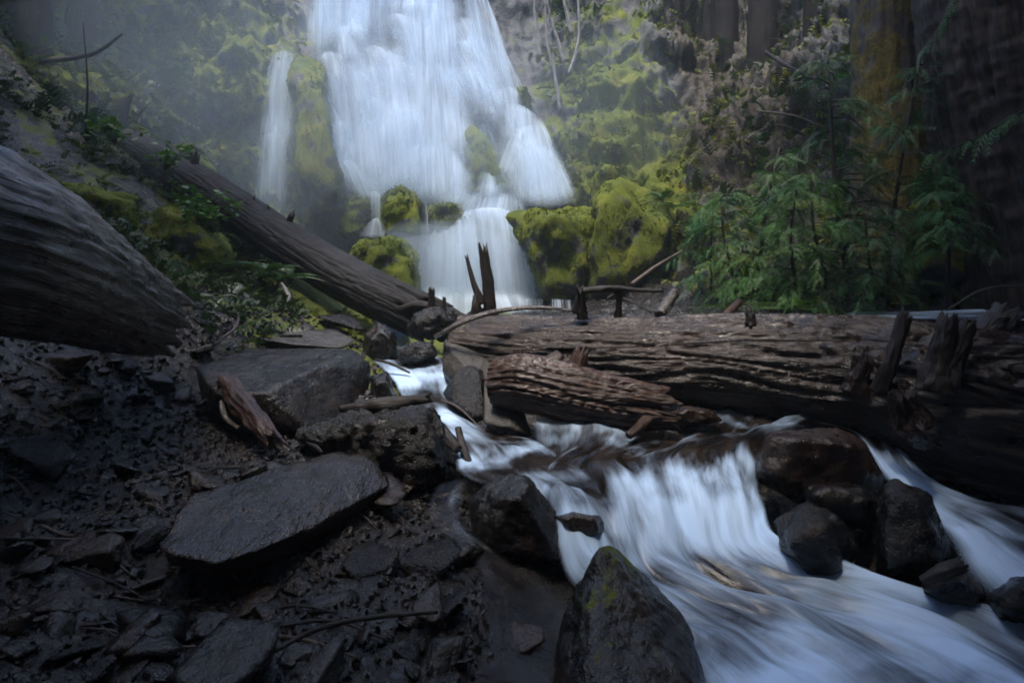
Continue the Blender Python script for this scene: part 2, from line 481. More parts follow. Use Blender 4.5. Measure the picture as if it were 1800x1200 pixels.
gr = add('ground', V, grid_faces(len(gx), len(gy)), M_GROUND, attrs={'moss': mo, 'soil': 0.2*sstep(-1.8, -3, V[:, 0])*sstep(4.8, 6, V[:, 1])}, origin=(0, 0, 0))
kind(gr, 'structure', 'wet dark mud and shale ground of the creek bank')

# ------------------------------------------------------------------ cliff behind and beside the falls
CL = [(-350, -350, 8.0), (-350, 100, 6.6), (-350, 400, 6), (0, -350, 9.5), (0, 0, 8.8), (0, 200, 8.2), (0, 350, 7.8), (150, 100, 9.3), (150, 250, 8.9), (300, -350, 12.5), (300, 0, 11.3), (300, 150, 10.6), (300, 300, 10.0), (400, 90, 11.4),
      (420, 250, 10.8), (400, 420, 10.3), (450, 560, 9.8), (540, -350, 15), (550, 0, 13.2), (560, 85, 12.5), (560, 120, 11.5), (520, 250, 11.1), (600, 400, 11.2), (650, 540, 10.7),
      (700, -350, 16), (700, -100, 14.2), (700, 60, 13.2), (700, 130, 12.7), (700, 250, 12.5), (700, 340, 11.8), (800, -100, 14.5), (800, 0, 13.9), (800, 200, 12.8), (800, 340, 11.9), (900, 200, 12.9), (930, 340, 11.9),
      (850, 365, 11.5), (850, 400, 10.95), (850, 560, 10.7), (900, -350, 16.5), (900, 0, 14.3), (1000, 0, 14.4), (1000, 100, 13.7), (1000, 200, 12.9), (1030, 330, 11.8), (1100, -350, 17), (1100, 0, 14.3),
      (1080, 80, 12.9), (1100, 250, 11.6), (1100, 350, 10.9), (1050, 540, 9.8), (1200, 450, 9.2), (1200, 150, 12.3), (1200, 300, 10.8), (1300, -350, 17), (1300, 0, 13.5), (1300, 100, 12.4), (1300, 200, 11.3), (1300, 350, 9.3),
      (1350, 450, 7.9), (1300, 560, 6.7), (1450, 100, 10.8), (1450, 300, 8.8), (1450, 450, 7.2), (1500, 560, 6.3), (1600, -350, 14), (1600, 0, 10), (1600, 300, 7.9), (1650, 520, 6.4), (1800, -350, 12), (1800, 100, 8.8), (1800, 400, 6.9), (2150, 0, 8), (2150, 400, 6)]
CL = np.array(CL, float)
_cw = tps_fit(CL[:, :2]/500, CL[:, 2], 5e-3)
def cliff_Y(u, v):
    u, v = np.atleast_1d(np.asarray(u, float)), np.atleast_1d(np.asarray(v, float))
    return tps_eval(CL[:, :2]/500, _cw, np.stack([u.ravel(), v.ravel()], 1)/500).reshape(u.shape)
def Pv(u, v, Y):
    return np.stack([(u-900)/FPX*Y, Y + 0*u, CZ + (HOR-v)/FPX*Y], -1)
cu = np.linspace(-400, 2200, 700)
cv = np.linspace(-140, 640, 220)
U, W = np.meshgrid(cu, cv, indexing='ij')
YB = cliff_Y(U, W)
PG = Pv(U, W, YB)
N = normals_grid(PG)
N = np.where((N[..., 1:2] > 0), -N, N)
x, y, z = PG[..., 0], PG[..., 1], PG[..., 2]
left = sstep(620, 420, U)
right = sstep(930, 1050, U)
cush = np.abs(fbm(x*0.9, y*0.9, z*0.9, 3))                       # moss cushions / knobs
D = 0.55*fbm(x*0.55, y*0.55, z*0.45, 3) + 0.20*fbm(x*2.3, y*2.3, z*0.9, 4, g=.6) + 0.10*ridged(x*3.1, y*3.1, z*1.3, 4) + 0.07*fbm(x*8, y*8, z*5, 3)
led = (z*0.9 + 0.5*pn(x*0.7, y*0.7, z*0.2)) % 1.0
D = D + 0.22*(sstep(0.0, 0.25, led) - sstep(0.6, 1.0, led))*(0.4+0.6*np.clip(pn(x*0.8, 3.3, z*0.8)*2+0.5, 0, 1))
amp = 0.35 + 0.65*np.maximum(left, right)
PG = PG + N*(D*amp)[..., None]
blob = lambda a, b, su, sv: np.exp(-((U-a)/su)**2 - ((W-b)/sv)**2)
moss = 0.40 + 0.28*blob(430, 230, 110, 170) + 0.3*blob(1080, 180, 120, 130) + 0.25*blob(1130, 330, 150, 120) - 0.06*sstep(1130, 1250, U)*sstep(420, 250, W) - 0.10*blob(1030, 240, 60, 70) - 0.25*blob(1170, 130, 60, 90) + 0.15*blob(150, 180, 150, 150) + 0.2*blob(280, 60, 200, 60) - 0.35*blob(740, 150, 170, 260)
soil = 0.8*blob(1310, 260, 150, 160) + 0.3*blob(1480, 200, 140, 200) + 0.5*blob(1220, 90, 60, 80) + 0.35*blob(980, 60, 120, 60) + 0.4*blob(1330, 40, 200, 60) + 0.35*blob(420, 20, 120, 50)
cl = add('cliff', PG.reshape(-1, 3), grid_faces(len(cu), len(cv)), MR_CLIFF, attrs={'moss': moss, 'soil': soil}, origin=(0, 12, 0))
kind(cl, 'structure', 'moss covered rock walls of the gorge around the waterfall')
def cliff_pt(u, v):
    i = int(np.clip(round((u+400)/2600*699), 0, 699)); j = int(np.clip(round((v+140)/780*219), 0, 219))
    return PG[i, j]
CLN = normals_grid(PG)
CLN = np.where((CLN[..., 1:2] > 0), -CLN, CLN)

# ------------------------------------------------------------------ rocks
def ico(sub):
    bm = bmesh.new()
    bmesh.ops.create_icosphere(bm, subdivisions=sub, radius=1)
    v = np.array([q.co[:] for q in bm.verts])
    f = np.array([[a.index for a in q.verts] for q in bm.faces])
    bm.free()
    return v, f
ICO = {k: ico(k) for k in (2, 3, 4, 5, 6)}
def hull_planes(pts):
    bm = bmesh.new()
    for p in pts:
        bm.verts.new(p)
    bmesh.ops.convex_hull(bm, input=bm.verts)
    bm.normal_update()
    c = np.mean(pts, 0)
    ns, ds = [], []
    for f in bm.faces:
        n = np.array(f.normal)
        if np.linalg.norm(n) < 1e-6:
            continue
        d = n @ (np.array(f.verts[0].co) - c)
        if d < 0:
            n, d = -n, -d
        ns.append(n); ds.append(max(d, 1e-3))
    bm.free()
    return np.array(ns), np.array(ds), c
def rock_verts(pts, sub=5, k=38, rough=0.03, lump=0.0, seed=0.0, freq=3.0, chips=0):
    pts = np.asarray(pts, float)
    lo, hi = pts.min(0), pts.max(0)
    sc = np.maximum((hi-lo)/2, 1e-3)
    ctr = (lo+hi)/2
    q = (pts-ctr)/sc
    ns, ds, c = hull_planes(q)
    D, F = ICO[sub]
    if chips:
        rg = np.random.default_rng(int(seed*100)+5)
        cn = rg.normal(size=(chips, 3)); cn /= np.linalg.norm(cn, axis=1, keepdims=True)
        ns = np.vstack([ns, cn]); ds = np.concatenate([ds, ((q-c) @ cn.T).max(0)*rg.uniform(.78, .95, chips)])
    dn = D @ ns.T
    r = np.where(dn > 1e-3, ds/np.maximum(dn, 1e-3), 50.0)
    r = np.minimum(r, 6.0)
    rm = r.min(1, keepdims=True)
    r = rm[:, 0] - np.log(np.exp(-k*(r-rm)).sum(1))/k
    V = (c + D*r[:, None])*sc + ctr
    m = float(np.mean(sc))
    a, b, cc = V.T*freq/ max(m*2, .1) + seed
    n = rough*m*(fbm(a, b, cc, 5, g=0.55)*1.6 + 0.8*np.abs(fbm(a*2.7, b*2.7, cc*2.7, 3)) - 0.5*np.maximum(ridged(a*1.3, b*1.3, cc*1.3, 3)-1.1, 0)) + lump*m*fbm(a*0.5, b*0.5, cc*0.5, 2)*2
    Dn = (D/sc); Dn /= np.linalg.norm(Dn, axis=1, keepdims=True)
    return V + Dn*n[:, None], F
def rock(name, pts, mat, label, cat='rock', group=None, **kw):
    if name in ('boulder', 'pointed_boulder'):
        kw['chips'] = 9
        kw['k'] = max(kw.get('k', 38), 45)
        kw['rough'] = kw.get('rough', .03)*1.25
    V, F = rock_verts(pts, **kw)
    return tag(add(name, V, F, mat), label, cat, group)
def blobpts(outline, Y, t, front=0.6, back=0.75, extra=(), sinkv=0):
    """points of a convex lump from its silhouette at depth Y and its thickness t (m)"""
    o = np.array(outline, float)
    c = o.mean(0)
    pts = [P(a, b, Y) for a, b in o]
    sf, sb = Y/(Y-t/2), Y/(Y+t/2)
    for a, b in o:
        a1, b1 = c[0]+(a-c[0])*front, c[1]+(b-c[1])*front
        pts.append(P(a1, b1, Y-t*0.5))
        a2, b2 = c[0]+(a-c[0])*back, c[1]+(b-c[1])*back
        pts.append(P(a2, b2, Y+t*0.5))
    pts += [P(*e) for e in extra]
    return pts
def slabpts(top, thick):
    t = [P(*q) if isinstance(q, tuple) else q for q in top]
    return t + [np.array(q)-np.array([0, 0, thick]) + (np.mean(t, 0)-np.array(q))*0.22 for q in t]

T = lambda u, v, z: PZ(u, v, z)
rock('flat_slab', slabpts([T(250, 940, .66), T(300, 975, .63), T(378, 990, .60), T(500, 950, .60), T(620, 892, .62), T(690, 848, .66), T(655, 795, .76), T(560, 792, .77), T(470, 822, .75), T(350, 862, .73)], .13), MR_SLAB,
     'broad flat brown wet rock slab with rippled sheen in the left foreground', rough=0.035, sub=6, k=80, seed=1.1, chips=8)
rock('slab_boulder', [P(345, 645, 4.3), P(430, 610, 4.9), P(600, 614, 5.0), P(626, 616, 4.75), P(545, 650, 4.15), P(468, 690, 3.75), P(380, 692, 3.75), P(480, 748, 3.75), P(560, 765, 3.85), P(648, 705, 4.5), P(652, 640, 4.7), P(640, 720, 5.2), P(360, 760, 4.3)],
     MR_WET, 'large angular boulder with shiny flat top and dark sloping front face', rough=0.02, sub=6, k=60, seed=2.2)
rock('flat_slab', slabpts([P(430, 592, 5.1), P(470, 580, 5.5), P(590, 577, 5.8), P(626, 597, 5.35), P(605, 611, 5.0), P(520, 606, 5.0)], .07), MR_GREY,
     'thin pale grey stone slab lying above the large angular boulder', rough=0.008, sub=5, k=60, seed=3.1)
rock('mud_mound', blobpts([(505, 770), (560, 725), (640, 705), (745, 700), (805, 765), (835, 862), (760, 885), (640, 870), (560, 820)], 3.45, .8), MR_DARK,
     'lumpy glistening black mound between the flat slab and the creek', 'mound', rough=0.10, lump=0.10, sub=6, k=12, seed=4.4, freq=4)
rock('boulder', [*blobpts([(822, 885), (850, 850), (900, 828), (932, 836), (985, 905), (1003, 985), (950, 1000), (850, 985), (826, 940)], 2.75, .45, front=.45), P(930, 850, 2.62), P(840, 960, 2.55), P(985, 990, 2.52)], MR_TOUCH,
     'dark boulder with lighter top and small moss spot beside the creek', rough=0.03, sub=6, k=40, seed=5.5)
rock('pointed_boulder', [P(1058, 950, 2.12), P(1085, 962, 2.2), P(990, 1080, 2.0), P(960, 1240, 1.85), P(1010, 1260, 1.6), P(1240, 1260, 1.62), P(1262, 1250, 1.95), P(1205, 1085, 2.1), P(1135, 1005, 2.2), P(1060, 1130, 1.78), P(1150, 1110, 1.85), P(1120, 1200, 2.4), P(1000, 1200, 2.3)], MR_HALF,
     'pointed dark boulder with moss on its right shoulder at the bottom edge', rough=0.03, sub=6, k=38, seed=6.6)
rock('boulder', [P(780, 597, 5.0), P(850, 598, 5.0), P(868, 618, 5.0), P(932, 655, 4.9), P(925, 690, 4.8), P(840, 690, 4.75), P(812, 690, 4.75), P(775, 650, 4.9), P(838, 665, 4.65), P(850, 600, 5.5), P(930, 680, 5.4), P(790, 690, 5.3)], MR_GREY,
     'pale grey angular rock under the left end of the main log', rough=0.015, sub=5, k=55, seed=7.7)
rock('boulder', [P(815, 638, 4.5), P(842, 652, 4.45), P(853, 740, 4.2), P(820, 735, 4.15), P(785, 705, 4.3), P(777, 688, 4.45), P(800, 660, 4.4), P(850, 650, 4.8), P(850, 735, 4.8), P(790, 700, 4.8)], MR_DARK,
     'black angular rock at the water edge below the pale grey rock', rough=0.012, sub=5, k=60, seed=8.8)
rock('leaning_slab', [P(850, 672, 4.25), P(878, 650, 4.3), P(908, 692, 4.2), P(937, 768, 4.0), P(900, 752, 3.95), P(850, 745, 4.0), P(860, 670, 4.6), P(910, 690, 4.5), P(930, 760, 4.3), P(860, 745, 4.4)], MR_GREY,
     'upright grey stone slab leaning against the red-brown driftwood', rough=0.012, sub=5, k=60, seed=9.9)
rock('boulder', [*blobpts([(1322, 772), (1345, 758), (1410, 752), (1475, 750), (1525, 778), (1562, 838), (1545, 880), (1400, 890), (1325, 840)], 3.25, .55, front=.72), P(1400, 772, 2.95), P(1330, 800, 3.0)], MR_BROWN,
     'big rounded brown boulder splitting the two water chutes on the right', rough=0.03, sub=6, k=30, seed=10.1)
rock('boulder', blobpts([(1360, 908), (1410, 880), (1480, 902), (1512, 965), (1505, 1025), (1420, 1030), (1372, 970)], 2.72, .5), MR_DARK,
     'glistening black boulder left of the rounded black boulder on the right', rough=0.06, lump=0.05, sub=5, k=20, seed=11.2)
rock('boulder', blobpts([(1548, 852), (1575, 838), (1640, 868), (1682, 965), (1680, 1020), (1540, 1025), (1538, 930)], 2.72, .5), MR_DARK,
     'tall smooth black boulder at the foot of the right water chute', rough=0.045, lump=0.03, sub=5, k=22, seed=12.3)
rock('boulder', blobpts([(1405, 862), (1440, 846), (1530, 850), (1552, 880), (1540, 935), (1430, 915)], 2.95, .4), MR_WET,
     'dark wedge rock under the big brown boulder', rough=0.04, sub=5, k=30, seed=13.4)
rock('boulder', blobpts([(1730, 1050), (1780, 1010), (1850, 1000), (1900, 1080), (1810, 1110), (1745, 1095)], 2.4, .4), MR_DARK,
     'black rock at the right edge of the picture', rough=0.05, sub=5, k=24, seed=14.5)
rock('boulder', blobpts([(1610, 1035), (1640, 1015), (1700, 1010), (1740, 1045), (1725, 1075), (1640, 1065)], 2.45, .3), MR_DARK,
     'low black rock below the tall smooth black boulder', rough=0.06, sub=5, k=24, seed=15.5)
rock('boulder', blobpts([(715, 570), (735, 548), (770, 540), (800, 548), (817, 575), (800, 596), (720, 592)], 6.1, .6), MB_STUB and MR_DARK,
     'dark root clump boulder at the foot of the diagonal log', rough=0.10, lump=0.08, sub=5, k=14, seed=16.2)
rock('boulder', blobpts([(640, 585), (665, 565), (695, 580), (705, 640), (670, 660), (635, 625)], 5.9, .4), MR_HALF,
     'small mossy rock beside the upper creek step', rough=0.04, sub=5, k=30, seed=17.2)
rock('boulder', blobpts([(700, 620), (720, 600), (760, 598), (775, 625), (740, 645), (705, 640)], 5.5, .3), MR_DARK,
     'shiny black rock in the middle of the upper creek', rough=0.05, sub=5, k=30, seed=18.2)
rock('boulder', blobpts([(650, 660), (680, 650), (700, 700), (690, 740), (650, 720)], 4.55, .4), MR_WET,
     'sloping wet rock between the angular boulder and the upper creek', rough=0.04, sub=5, k=40, seed=19.1)
for ol, Y, lab in [([(1175, 725), (1200, 712), (1250, 718), (1275, 740), (1200, 755)], 3.9, 'brown rock washed by water at the end of the driftwood'), ([(965, 905), (1000, 892), (1060, 905), (1075, 945), (1010, 965)], 2.75, 'submerged brown rock beside the boulder with the moss spot')]:
    rock('creek_rock', blobpts(ol, Y, .3), MR_BROWN, lab, 'rock', rough=0.04, sub=5, k=22, seed=Y*3.7)
# rocks on the dark left bank
LB = [((660, 830), (720, 850), (700, 905), (620, 900), 2.75, 'brown wet rock tucked behind the flat slab', MR_BROWN), ((700, 930), (790, 920), (810, 975), (720, 985), 2.35, 'low wet rock left of the boulder with the moss spot', MR_DARK),
      ((720, 1010), (760, 1005), (790, 1065), (730, 1070), 2.0, 'brown block-shaped stone standing in the lower bank gravel', MR_BROWN), ((880, 1010), (940, 1005), (960, 1060), (890, 1065), 2.05, 'brown stone in the thin side trickle', MR_BROWN),
      ((90, 1005), (190, 970), (210, 1010), (120, 1035), 2.1, 'flat brown stone under the left end of the flat slab', MR_BROWN), ((180, 1080), (260, 1070), (270, 1145), (190, 1150), 1.75, 'squarish brown stone in the dark lower left', MR_BROWN),
      ((300, 1140), (370, 1100), (460, 1120), (440, 1230), 1.6, 'rough grey slab stone at the bottom edge left of centre', MR_WET), ((345, 1060), (420, 1050), (425, 1085), (350, 1095), 1.85, 'pale flat stone above the bottom slab stone', MR_GREY),
      ((530, 1140), (580, 1120), (600, 1190), (540, 1210), 1.62, 'pale rounded stone near the bottom edge', MR_GREY), ((860, 1120), (960, 1095), (970, 1160), (880, 1180), 1.72, 'wet brown slab left of the pointed boulder', MR_BROWN),
      ((0, 800), (110, 790), (120, 840), (0, 850), 2.75, 'wide shiny dark rock at the left picture edge', MR_WET), ((85, 615), (130, 605), (170, 640), (90, 650), 3.9, 'brown wedge stone below the big left log', MR_BROWN),
      ((380, 600), (415, 590), (425, 610), (385, 620), 4.6, 'small pale square stone on the left bank', MR_GREY), ((250, 580), (330, 590), (350, 615), (300, 620), 4.3, 'thin pale slab just beyond the end of the left log', MR_GREY),
      ((600, 945), (700, 925), (700, 985), (610, 990), 2.3, 'rounded brown rock under the shadowed edge of the flat slab', MR_DARK), ((560, 545), (640, 560), (660, 590), (580, 585), 6.2, 'dark layered rock under the diagonal log', MR_DARK)]
for i, (a, b, c, d, Y, lab, m) in enumerate(LB):
    cc_ = np.mean([P(*q, Y) for q in (a, b, c, d)], 0)
    wx = (max(q[0] for q in (a, b, c, d))-min(q[0] for q in (a, b, c, d)))/2000*Y
    hz_ = (max(q[1] for q in (a, b, c, d))-min(q[1] for q in (a, b, c, d)))/2000*Y
    th = rng.uniform(0, 6.28, 13)
    q = np.stack([np.cos(th)*wx*1.1, np.sin(th)*max(hz_*1.5, wx*.7), rng.choice([-.6, .55, .3], 13)*hz_], -1)*rng.uniform(.75, 1.1, (13, 1))
    q[:, 2] += q[:, 0]*rng.normal(0, .15) + q[:, 1]*rng.uniform(.1, .35)
    gz = float(ground_h(cc_[0], cc_[1])[0])
    cc_[2] = max(gz + hz_*.35, min(cc_[2], gz + hz_*.6))
    rock('bank_stone', q + cc_, m, lab, 'stone', sub=4, k=45, rough=0.04, seed=20+i*1.3)
# mossy boulders round the foot of the falls
MS = [([(600, 470), (615, 430), (660, 412), (710, 415), (742, 460), (745, 540), (620, 545)], 9.6, 1.2, 'rounded moss boulder behind the end of the diagonal log'), ([(665, 370), (672, 345), (705, 326), (735, 335), (745, 370), (752, 430), (665, 425)], 10.6, 1.0, 'peaked moss boulder in the middle of the falls foot'),
      ([(748, 360), (775, 345), (805, 350), (832, 385), (800, 420), (750, 415)], 10.9, .8, 'wet mossy boulder right of the peaked moss boulder'), ([(895, 380), (930, 362), (985, 358), (1040, 362), (1060, 420), (1050, 545), (955, 540), (925, 440)], 9.7, 1.4, 'broad bright moss boulder right of the lower fall'),
      ([(1025, 345), (1050, 310), (1085, 296), (1120, 325), (1165, 365), (1195, 415), (1180, 500), (1120, 545), (1030, 545)], 9.3, 1.6, 'tallest bright moss boulder right of the falls'), ([(600, 345), (635, 338), (660, 350), (655, 415), (600, 430), (585, 390)], 11.0, .8, 'misty moss boulder under the left veil of water'),
      ([(755, 440), (790, 405), (815, 430), (790, 500), (760, 500)], 10.75, .5, 'dark wet rock inside the lower fall'), ([(1590, 370), (1640, 325), (1720, 310), (1755, 330), (1750, 530), (1580, 545)], 6.2, .9, 'moss covered boulder at the foot of the huge right trunk'),
      ([(80, 310), (130, 320), (260, 345), (255, 440), (160, 420)], 7.0, .9, 'mossy boulder behind the big left log'), ([(270, 350), (330, 360), (400, 420), (420, 480), (330, 490), (250, 440)], 6.8, .8, 'low mossy hummock below the leafy shrub'),
      ([(300, 250), (330, 245), (385, 300), (370, 330), (310, 290)], 9.2, .5, 'bright moss hump above the diagonal log'), ([(1280, 455), (1330, 440), (1350, 480), (1300, 495)], 6.6, .4, 'small yellow moss stone under the cedar branches'),
      ([(1420, 525), (1450, 515), (1460, 560), (1420, 560)], 5.9, .3, 'small moss stone just behind the main log')]
for i, (ol, Y, t, lab) in enumerate(MS):
    rock('mossy_boulder', blobpts(ol, Y, t, front=.65, back=.8), MR_MOSSY, lab, 'boulder', sub=5, k=18, rough=0.07, lump=0.12, seed=40+i*2.7, freq=4, chips=6)
MOSSY = [o for o in C.objects if o.name.startswith('mossy_boulder')]
# rock ribs that part the falling water
FN = [([(815, 235), (830, 216), (860, 235), (895, 300), (918, 358), (850, 365), (815, 350)], 11.55, .9, 'wet rock rib parting the right side of the falls'), ([(510, 100), (545, 88), (572, 105), (578, 200), (600, 300), (610, 400), (540, 420), (500, 300)], 10.9, 1.4, 'mossy rock buttress left of the main fall'),
      ([(596, 40), (604, 14), (613, 30), (612, 60)], 13.0, .4, 'small dark rock knob near the top of the falls'), ([(908, 150), (925, 155), (938, 205), (915, 210)], 12.6, .5, 'small mossy rock at the right edge of the falls')]
for i, (ol, Y, t, lab) in enumerate(FN):
    rock('rock_rib', blobpts(ol, Y, t, front=.6, back=.85), MR_HALF if i == 2 else MR_MOSSY, lab, 'rock', sub=5, k=16, rough=0.08, lump=0.08, seed=70+i*3.1, freq=4)

# ------------------------------------------------------------------ waterfall
fall = empty('waterfall', (-1.5, 11.5, 1.4))
kind(fall, 'structure', 'tall silky white waterfall fanning over mossy rock')
def cascade(lip, base, mat, dens=1.0, ns=60, nt=60, arc=1.5, rip=0.05, seed=0.0, es=0.12, et=(0.06, 0.18), name='water_curtain', layers=1, push=0.0, bulge=0.0, width=None):
    for L in range(layers):
        a = crom([P(*q) for q in lip], ns)
        b = crom([P(*q) for q in base], ns)
        t = np.linspace(0, 1, nt)[None, :, None]
        s = np.linspace(0, 1, ns)[:, None]
        sd = seed + L*13.7
        hz = t
        vz = t**arc
        Pp = np.concatenate([a[:, None, :2]*(1-hz) + b[:, None, :2]*hz, (a[:, None, 2:]*(1-vz) + b[:, None, 2:]*vz)], -1)
        tt = t[..., 0]
        wd = np.linalg.norm(a[-1]-a[0])*0.5 + np.linalg.norm(b[-1]-b[0])*0.5
        ln = np.linalg.norm(a.mean(0)-b.mean(0))
        nrip = pn(s*wd*5+sd, tt*ln*0.5, sd)*rip + pn(s*wd*1.6+sd, tt*ln*0.45, sd+3)*rip*2.5
        Pp[..., 1] -= nrip*sstep(0, 0.15, tt) + push + L*0.06 + bulge*np.sin(np.pi*s)
        edge = es*(0.6+1.2*(0.5+pn(tt*ln*1.2+sd, s*0, sd+1)))
        d = sstep(0, 1, np.minimum(s, 1-s)/np.maximum(edge, 1e-3))*sstep(0, et[0], tt)*(1-sstep(1-et[1], 1, tt)*0.9)
        d = d*dens*(0.72+0.75*(fbm(s*wd*1.3+sd, tt*ln*0.55, sd+9, 3)+0.35))
        uv = np.stack(np.broadcast_arrays(s*wd+sd, tt*ln+sd*0.3), -1)
        V = Pp.reshape(-1, 3)
        add(name, V, grid_faces(ns, nt), mat, parent=fall, uv=uv.reshape(-1, 2), attrs={'dens': np.clip(d, 0, 1.3)})
def onc(pts, off):
    return [(u, v, float(cliff_Y(u, v)[0])-off) for u, v in pts]
# wide body of water, following the rock in steps
def sheet(rows, off, mat, dens, nt=140, ns=110, seed=0.0, rip=0.1, es=0.18):
    """rows: (v, u_left, u_right); a veil that follows the cliff"""
    r = np.array(rows, float)
    vv = np.linspace(r[0, 0], r[-1, 0], nt)
    ul = np.interp(vv, r[:, 0], r[:, 1]); ur = np.interp(vv, r[:, 0], r[:, 2])
    s = np.linspace(0, 1, ns)[:, None]
    Ug = ul[None]*(1-s) + ur[None]*s
    Vg = np.repeat(vv[None], ns, 0)
    Yg = cliff_Y(Ug, Vg)
    X0, Z0 = (Ug-900)/1000*12.4, CZ+(HOR-Vg)/1000*12.4
    lump = 0.30*fbm(X0*0.9+seed, Z0*0.7, seed, 3) + rip*pn(X0*4+seed, Z0*0.5, seed)
    Yg = Yg - off - lump
    Pp = Pv(Ug, Vg, Yg)
    edge = es*(0.5+1.4*(0.5+fbm(Vg/90.0+seed, seed, 0.3, 3)))
    d = sstep(0, 1, np.minimum(s, 1-s)/np.maximum(edge, 1e-3))*(1-sstep(0.9, 1, (Vg-vv[0])/(vv[-1]-vv[0])))
    d = d*dens*(0.75+0.9*(fbm(X0*0.8+seed, Z0*0.5, seed+5, 3)+0.25))
    uv = np.stack([X0, Z0], -1)
    add('water_veil', Pp.reshape(-1, 3), grid_faces(ns, nt), mat, parent=fall, uv=uv.reshape(-1, 2), attrs={'dens': np.clip(d, 0, 1.3)})
ROWS = [(-135, 572, 808), (-60, 560, 820), (0, 545, 835), (60, 545, 868), (120, 552, 888), (200, 572, 930), (270, 578, 930), (340, 585, 915), (375, 620, 900)]
sheet(ROWS, 0.15, MW_BODY, 0.55, seed=1.0)
sheet([(v, a+12, b-14) for v, a, b in ROWS], 0.42, MW_BODY, 0.30, seed=6.5)
K = dict(layers=2)
cascade(onc([(560, 150), (578, 105), (610, 82), (660, 72), (715, 76), (745, 95)], .32), onc([(575, 335), (600, 345), (650, 350), (700, 345), (750, 345), (775, 340)], .75), MW_FALL, 0.85, arc=1.3, seed=2, bulge=.15, et=(0.4, .2), es=.25, **K)
cascade(onc([(548, -130), (600, -130), (650, -130)], .5), onc([(545, 135), (600, 100), (655, 85)], .45), MW_FALL, .8, seed=3, **K)
cascade(onc([(680, -130), (740, -130), (800, -130)], .6), onc([(690, 335), (770, 350), (850, 355)], .7), MW_FALL, .85, arc=1.1, seed=4, rip=.08, es=.3, **K)
cascade(onc([(770, -130), (810, -100), (835, -20)], .5), onc([(845, 215), (885, 215), (925, 212)], .5), MW_FALL, .75, seed=5, **K)
cascade(onc([(835, 20), (862, 60), (885, 110)], .3), onc([(890, 200), (925, 205), (942, 208)], .3), MW_THIN, .8, seed=6, **K)
cascade(onc([(815, 112), (845, 98), (878, 118)], .55), onc([(810, 225), (850, 220), (895, 215)], .6), MW_FALL, .85, seed=7, et=(.4, .2), es=.3)
cascade(onc([(838, 180), (870, 172), (905, 180)], .6), onc([(880, 300), (930, 330), (960, 340)], .6), MW_FALL, .8, seed=7.7, et=(.4, .2), es=.3)
cascade(onc([(905, 228), (918, 218), (940, 208), (952, 212)], .55), onc([(880, 345), (930, 362), (985, 362), (1022, 352)], .85), MW_FALL, 1.0, arc=1.1, seed=8, bulge=.1, es=.2, et=(.2, .15), **K)
cascade(onc([(905, 240), (930, 232), (955, 240)], .75), onc([(925, 355), (965, 360), (1005, 355)], .95), MW_FALL, .9, arc=1.3, seed=8.6, et=(.4, .2), es=.3)
cascade(onc([(665, 235), (680, 195), (715, 175), (745, 190)], .75), onc([(640, 345), (690, 350), (730, 350), (765, 345)], .95), MW_FALL, .9, arc=1.4, seed=9, bulge=.1, et=(.5, .2), es=.35, **K)
cascade(onc([(690, 250), (740, 235), (790, 250), (815, 285)], .85), onc([(680, 350), (740, 355), (800, 365), (850, 365)], 1.0), MW_FALL, .95, arc=1.3, seed=10, et=(.45, .2), es=.3, **K)
cascade(onc([(770, 300), (800, 285), (830, 300)], .95), onc([(740, 360), (800, 372), (850, 370)], 1.05), MW_FALL, .9, seed=10.4, et=(.5, .2), es=.35)
cascade(onc([(578, 175), (585, 190), (596, 210)], .5), onc([(598, 300), (615, 330), (640, 345)], .8), MW_FALL, .8, seed=11)
cascade(onc([(600, 285), (612, 280), (630, 300)], .8), onc([(625, 350), (660, 358), (690, 355)], .9), MW_FALL, .9, seed=11.5)
FP_L = lambda v: np.interp(v, [-130, 0, 60, 130, 200, 280, 350], [570, 546, 546, 556, 576, 592, 610])
FP_R = lambda v: np.interp(v, [-130, 0, 60, 130, 200, 280, 350], [805, 836, 868, 905, 940, 905, 890])
vr = np.random.default_rng(21)
for k in range(64):
    v0 = vr.uniform(-110, 300)
    a_, b_ = FP_L(v0), FP_R(v0)
    fx_ = vr.uniform(0.02, .98)
    u0 = a_ + (b_-a_)*fx_
    w0 = vr.uniform(14, 48)
    ln_ = vr.uniform(50, 120)
    v1 = min(v0+ln_, 362)
    u1 = FP_L(v1) + (FP_R(v1)-FP_L(v1))*fx_
    w1 = w0*vr.uniform(1.2, 1.9)
    of = .55 + .25*vr.random()
    arch = vr.uniform(4, 16)
    cascade(onc([(u0-w0, v0+arch), (u0, v0), (u0+w0, v0+arch*vr.uniform(.5, 1.5))], of), onc([(u1-w1, v1-arch*.5), (u1, v1), (u1+w1, v1-arch*.5)], of+.12), MW_FALL, vr.uniform(.7, 1.05), ns=26, nt=26, arc=vr.uniform(1.1, 1.6), seed=30+k*1.9, es=.42, et=(.22, .35), rip=.07)
cascade([(770, 330, 11.1), (830, 335, 11.1), (890, 335, 11.1), (925, 345, 11.1)], [(750, 400, 10.6), (810, 392, 10.55), (880, 392, 10.55), (940, 405, 10.6)], MW_FALL, 1.0, arc=1.0, seed=91, es=.3, et=(.35, .3), layers=2)
cascade(onc([(880, 190), (915, 185), (945, 205)], .6), onc([(870, 260), (920, 262), (965, 262)], .7), MW_FALL, 1.0, seed=93, es=.35, et=(.3, .3), layers=2)
cascade(onc([(880, 250), (930, 245), (975, 262)], .75), onc([(870, 350), (950, 366), (1025, 356)], .95), MW_FALL, .9, seed=94, es=.35, et=(.35, .2), layers=2)
